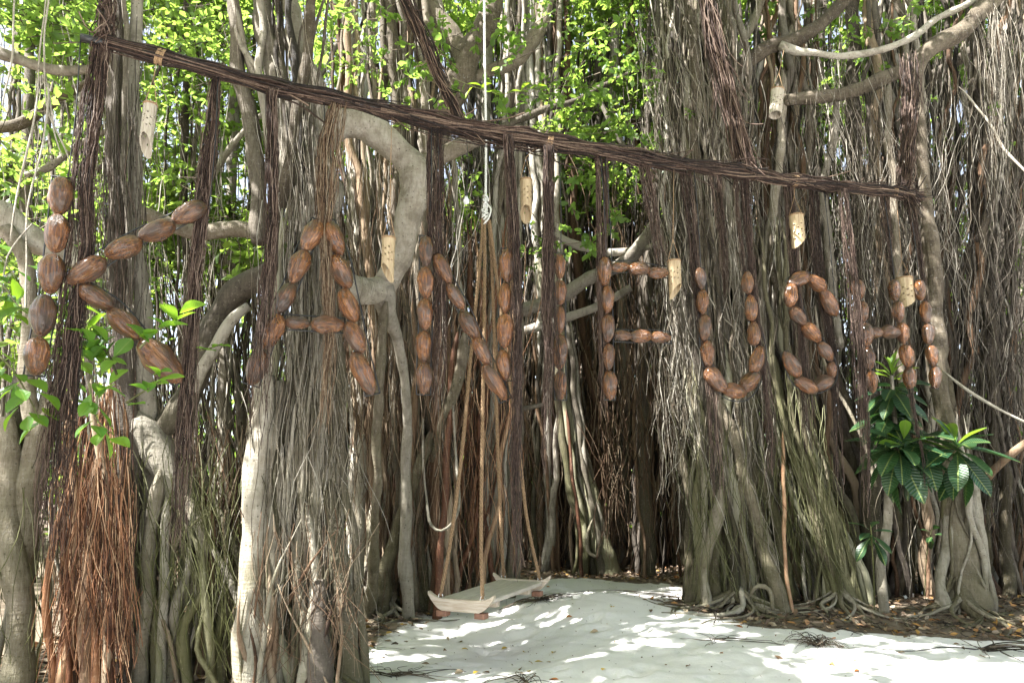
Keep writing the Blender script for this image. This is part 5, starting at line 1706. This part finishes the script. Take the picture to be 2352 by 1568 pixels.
rosette(shrub, P(2050, 885, Ys), 20, 0.50, SHRUB, (-1.0, 0.25), 0.3, 0.15)
rosette(shrub, P(2048, 850, Ys), 11, 0.30, YOUNG, (0.2, 1.3), 0.9)
rosette(shrub, P(2062, 1020, Ys - 0.2), 26, 0.62, SHRUB, (-1.2, 0.5), 0.0, 0.25)
rosette(shrub, P(2040, 950, Ys + 0.1), 16, 0.55, SHRUB, (-0.9, 0.1), 1.3, 0.1)
rosette(shrub, P(2110, 1000, Ys - 0.05), 12, 0.55, SHRUB, (-1.0, 0.4), 2.1, 0.2)
rosette(shrub, P(2196, 1022, Ys - 0.25), 18, 0.60, SHRUB, (-1.2, 0.8), 0.7, 0.2)
rosette(shrub, P(2190, 1010, Ys - 0.25), 4, 0.5, YOUNG, (0.3, 0.9), 2.6)
rosette(shrub, P(2075, 1005, Ys - 0.3), 5, 0.42, YOUNG, (0.0, 0.6), 1.1)
sprout = thing('leafy_sprout', 'small sprout of glossy leaves low on the shrub trunk', 'plant', G(2000, 8.7))
g = Geo()
tube(g, catmull([G(2010, 8.75), P(2006, 1300, 8.7), P(2000, 1205, 8.6)], 10), 0.008, 5)
part('stem', g, M_MROOT, sprout)
rosette(sprout, P(2000, 1212, 8.55), 8, 0.30, SHRUB, (-1.0, 0.7), 0.4, 0.2)
sprout2 = thing('leafy_sprout', 'tiny green sprout beside the pale right trunk', 'plant', G(2135, 9.6))
g = Geo()
tube(g, catmull([G(2125, 9.7), P(2128, 1280, 9.65), P(2140, 1215, 9.6)], 10), 0.006, 5)
part('stem', g, M_MROOT, sprout2)
rosette(sprout2, P(2140, 1215, 9.55), 5, 0.22, SHRUB, (-0.4, 0.6), 1.4, 0.2)


def spray(label, stem_pts, Y, n, L, extra=(), meshes=SHOOT, cat='plant', jit=0.0, parent_y=0.0):
    pts = [P(x, y, Y + (k * parent_y)) for k, (x, y) in enumerate(stem_pts)]
    t = thing('leafy_shoot', label, cat, pts[0])
    c = catmull(pts, 24)
    g = Geo()
    tube(g, c, np.linspace(0.009, 0.003, 24), 5)
    part('stem', g, M_MROOT, t)
    for k in range(n):
        i = int(3 + 20 * (k + 0.5) / n)
        tg = c[min(23, i + 1)] - c[i - 1]
        tg /= np.linalg.norm(tg) + 1e-9
        a_ = k * 2.3999 + rng.uniform(-0.4, 0.4)
        d = np.array([math.cos(a_), math.sin(a_) * 0.5 - 0.35, 0.15 * math.sin(a_ * 1.7)]) + tg * 0.7
        put_leaf(t, meshes[k % len(meshes)], c[i] + rng.normal(0, jit, 3), d, L * rng.uniform(0.9, 1.3))
    return t


spray('bushy shoot of bright leaves in front of the lower arm of letter K', [(222, 950), (222, 880), (215, 820), (205, 740)], 4.72, 26, 0.155, jit=0.05)
spray('second bright leaf cluster right of the lower arm of letter K', [(268, 860), (250, 815), (222, 790), (165, 765)], 4.66, 14, 0.15, jit=0.05)
spray('open shoot of long leaves around the tip of the lower K arm', [(320, 800), (350, 770), (380, 745), (410, 710)], 4.5, 9, 0.165, jit=0.03)
spray('short leafy shoot just below the tip of the lower K arm', [(290, 925), (320, 905), (345, 890), (370, 875)], 4.45, 8, 0.135, jit=0.03)
spray('drooping leaf shoot hanging under the K shoots', [(205, 880), (212, 930), (228, 970), (262, 1000)], 4.35, 9, 0.15, jit=0.02)
spray('bright leafy branch at the left edge under the K upright', [(-20, 800), (30, 850), (60, 900), (90, 960)], 4.4, 18, 0.15, jit=0.05)
spray('pale green leaf cluster at the left edge beside the K upright', [(-60, 640), (0, 650), (40, 700), (70, 720)], 4.6, 14, 0.16, jit=0.06)
spray('left edge leaf tuft level with the K crossing', [(-40, 560), (0, 590), (30, 630), (50, 660)], 5.0, 9, 0.15, jit=0.05)
spray('tiny three leaved sprig in front of the sloping pale limb', [(455, 805), (480, 800), (505, 792)], 5.6, 4, 0.10)
spray('yellow green leaf sprig above the beam near the white rope', [(1040, 180), (1105, 205), (1160, 215), (1230, 200)], 8.0, 9, 0.2, meshes=YOUNG)

# ------------------------------------------------------------------ litter, twigs and fallen leaves
g = Geo()
n = 15000
X = rng.uniform(-5, 8, n * 3)
Yq = rng.uniform(6.0, 14.5, n * 3)
s_ = soilness(X, Yq)
k_ = (s_ > 0.12) & (rng.uniform(0, 1, n * 3) < np.clip(s_ * 1.3, 0, 1) ** 2.2)
X, Yq = X[k_][:n], Yq[k_][:n]
Z = hgt(X, Yq) + 0.012 + 0.03 * rng.uniform(0, 1, len(X)) ** 2
d = np.column_stack([rng.normal(0, 1, len(X)), rng.normal(0, 1, len(X)), rng.normal(0, 0.22, len(X))])
ln = rng.uniform(0.05, 0.12, len(X))
leaves(g, np.column_stack([X, Yq, Z]), d, ln, ln * rng.uniform(0.4, 0.6, len(X)), rng.uniform(0, 1, len(X)) ** 1.1)
lit = link('leaf_litter', g.mesh('leaf_litter', smooth=False), M_LITTER, None, 'stuff')
tag(lit, 'brown dead leaves covering the soil around the trunk bases')
g = Geo()
for k in range(900):
    for _ in range(20):
        x, y = rng.uniform(-3, 7), rng.uniform(6.0, 10)
        if 0.45 < soilness(np.array(x), np.array(y)) <= 1.0:
            break
    else:
        continue
    a_ = rng.uniform(0, 6.28)
    L = rng.uniform(0.1, 0.4)
    pts = []
    for s in np.linspace(0, 1, 5):
        a_ += rng.normal(0, 0.35)
        x += math.cos(a_) * L / 5
        y += math.sin(a_) * L / 5
        pts.append((x, y, float(hgt(x, y)) + 0.01 + rng.uniform(0, 0.02)))
    tube(g, catmull(pts, 8), rng.uniform(0.002, 0.006), 3, cap=False)
tw = link('twig_litter', g.mesh('twig_litter'), M_TWIG, None, 'stuff')
tag(tw, 'thin dry twigs and rootlets strewn at the edge of the sand')

g = Geo()
X = rng.uniform(-2, 7, 1500)
Yq = rng.uniform(5.6, 12, 1500)
k_ = soilness(X, Yq) < 0.6
X, Yq = X[k_], Yq[k_]
ln = rng.uniform(0.008, 0.028, len(X))
leaves(g, np.column_stack([X, Yq, hgt(X, Yq) + 0.006]), np.column_stack([rng.normal(0, 1, (len(X), 2)), rng.normal(0, 0.3, len(X))]), ln, ln * 0.7, rng.uniform(0, 0.8, len(X)))
sp_o = link('sand_debris', g.mesh('sand_debris', smooth=False), M_LITTER, None, 'stuff')
tag(sp_o, 'tiny dark specks of bark and seed scattered on the sand')

FALL = [simple('fallen_yellow', (0.55, 0.38, 0.05), 0.6, noise=0.3), simple('fallen_brown', (0.20, 0.12, 0.06), 0.7, noise=0.4), simple('fallen_orange', (0.42, 0.16, 0.04), 0.6, noise=0.3), simple('fallen_tan', (0.40, 0.31, 0.2), 0.7, noise=0.3)]
FN = ['fallen yellow leaf lying on the open sand', 'fallen dark brown leaf lying on the open sand', 'fallen orange leaf lying on the open sand', 'fallen pale tan leaf lying on the open sand']
FM = [leaf_mesh('fallen_leaf', 0.5, 0.2, 0.25, 20 + i, mat=FALL[i]) for i in range(4)]
known = [(1040, 1390, 0), (1060, 1475, 0), (1065, 1535, 3), (1495, 1432, 1), (1415, 1480, 3), (985, 1430, 2), (1355, 1465, 3), (1545, 1500, 3), (1100, 1535, 0), (1025, 1450, 3), (1020, 1480, 1), (1590, 1440, 0), (1760, 1418, 0), (1920, 1465, 2), (1690, 1450, 2), (2205, 1470, 1), (2215, 1485, 1), (1130, 1440, 1), (1180, 1435, 1)]
pool = [(x, y, k) for x, y, k in known]
while len(pool) < 70:
    x, y = rng.uniform(830, 2330), rng.uniform(1330, 1560)
    p = GP(x, y)
    if soilness(p[0], p[1]) < 0.5:
        pool.append((x, y, int(rng.choice([1, 1, 3, 3, 2, 0]))))
for x, y, k in pool:
    p = GP(x, y)
    o = bpy.data.objects.new('fallen_leaf', FM[k])
    COL.objects.link(o)
    o.location = (p[0], p[1], p[2] + 0.012)
    o.rotation_euler = (rng.normal(0, 0.25), rng.normal(0, 0.25), rng.uniform(0, 6.28))
    L = rng.uniform(0.05, 0.10)
    o.scale = (L, L, L)
    tag(o, FN[k], 'leaf', ['fallen yellow leaves', 'fallen brown leaves', 'fallen orange leaves', 'fallen tan leaves'][k])


def tuft(label, px, py, n, L, r, up=0.03, spread=1.0, name='root_tangle'):
    c = GP(px, py)
    t = thing(name, label, 'roots', c)
    g = Geo()
    for k in range(n):
        a_ = rng.uniform(0, 6.28)
        ll = L * rng.uniform(0.4, 1.1)
        x, y = c[0] + rng.normal(0, 0.03), c[1] + rng.normal(0, 0.03)
        pts = []
        hmax = up * rng.uniform(0.3, 1.5)
        for s in np.linspace(0, 1, 7):
            pts.append((x, y, float(hgt(x, y)) + 0.008 + hmax * math.sin(s * math.pi)))
            a_ += rng.normal(0, 0.4)
            x += math.cos(a_) * ll / 6 * spread
            y += math.sin(a_) * ll / 6
        tube(g, catmull(pts, 14), r * rng.uniform(0.5, 1.2) * np.linspace(1, 0.5, 14), 4, cap=False)
    part('strands', g, M_TWIG, t, 'stuff')


tuft('dark wiry root tuft lying on the sand in front of the slanting trunk', 1880, 1490, 60, 0.35, 0.004, 0.06)
tuft('loose black root loops on the sand below the right trunk', 2260, 1480, 16, 0.7, 0.007, 0.05, 1.6)
tuft('dark root snag on the sand below letter U', 1645, 1425, 10, 0.6, 0.012, 0.06)
tuft('thin black twigs on the sand left of the right litter', 1560, 1385, 8, 0.8, 0.006, 0.06, 1.8)
tuft('straggling dark twigs on the sand in the middle right', 1640, 1480, 12, 0.5, 0.004, 0.02, 1.6)
tuft('dark twig tangle on the sand beside the broad trunk foot', 905, 1545, 22, 0.4, 0.004, 0.02, 1.8)
tuft('small dark root loop at the bottom edge of the sand', 1210, 1566, 14, 0.25, 0.005, 0.05, 1.5)
tuft('dark twigs and roots under the swing', 1235, 1408, 40, 0.4, 0.006, 0.04, 1.5)
tuft('bleached root snag among the right litter', 1900, 1435, 12, 0.5, 0.010, 0.06)
for lab, px, py, sz in (('white paper scrap standing among leaves beside the right trunk', 2110, 1362, (0.16, 0.11)), ('smaller white paper scrap behind the right trunk litter', 2127, 1372, (0.13, 0.07)), ('flat white paper scrap lying nearest the sand', 2090, 1384, (0.17, 0.05))):
    p = GP(px, py)
    g = Geo()
    w, h = sz
    V = []
    for i in range(6):
        for j in range(4):
            u, v = i / 5 - 0.5, j / 3
            V.append((u * w, 0.04 * math.sin(4 * u + v) + 0.3 * h * v, v * h + 0.015 * math.sin(5 * u)))
    g.add(np.array(V) + p + np.array([0, 0, 0.01]), [(i * 4 + j, (i + 1) * 4 + j, (i + 1) * 4 + j + 1, i * 4 + j + 1) for i in range(5) for j in range(3)])
    o = link('paper_scrap', g.mesh('paper_scrap', p), M_PAPER)
    o.location = p
    sm = o.modifiers.new('thickness', 'SOLIDIFY')
    sm.thickness = 0.003
    tag(o, lab, 'scrap')
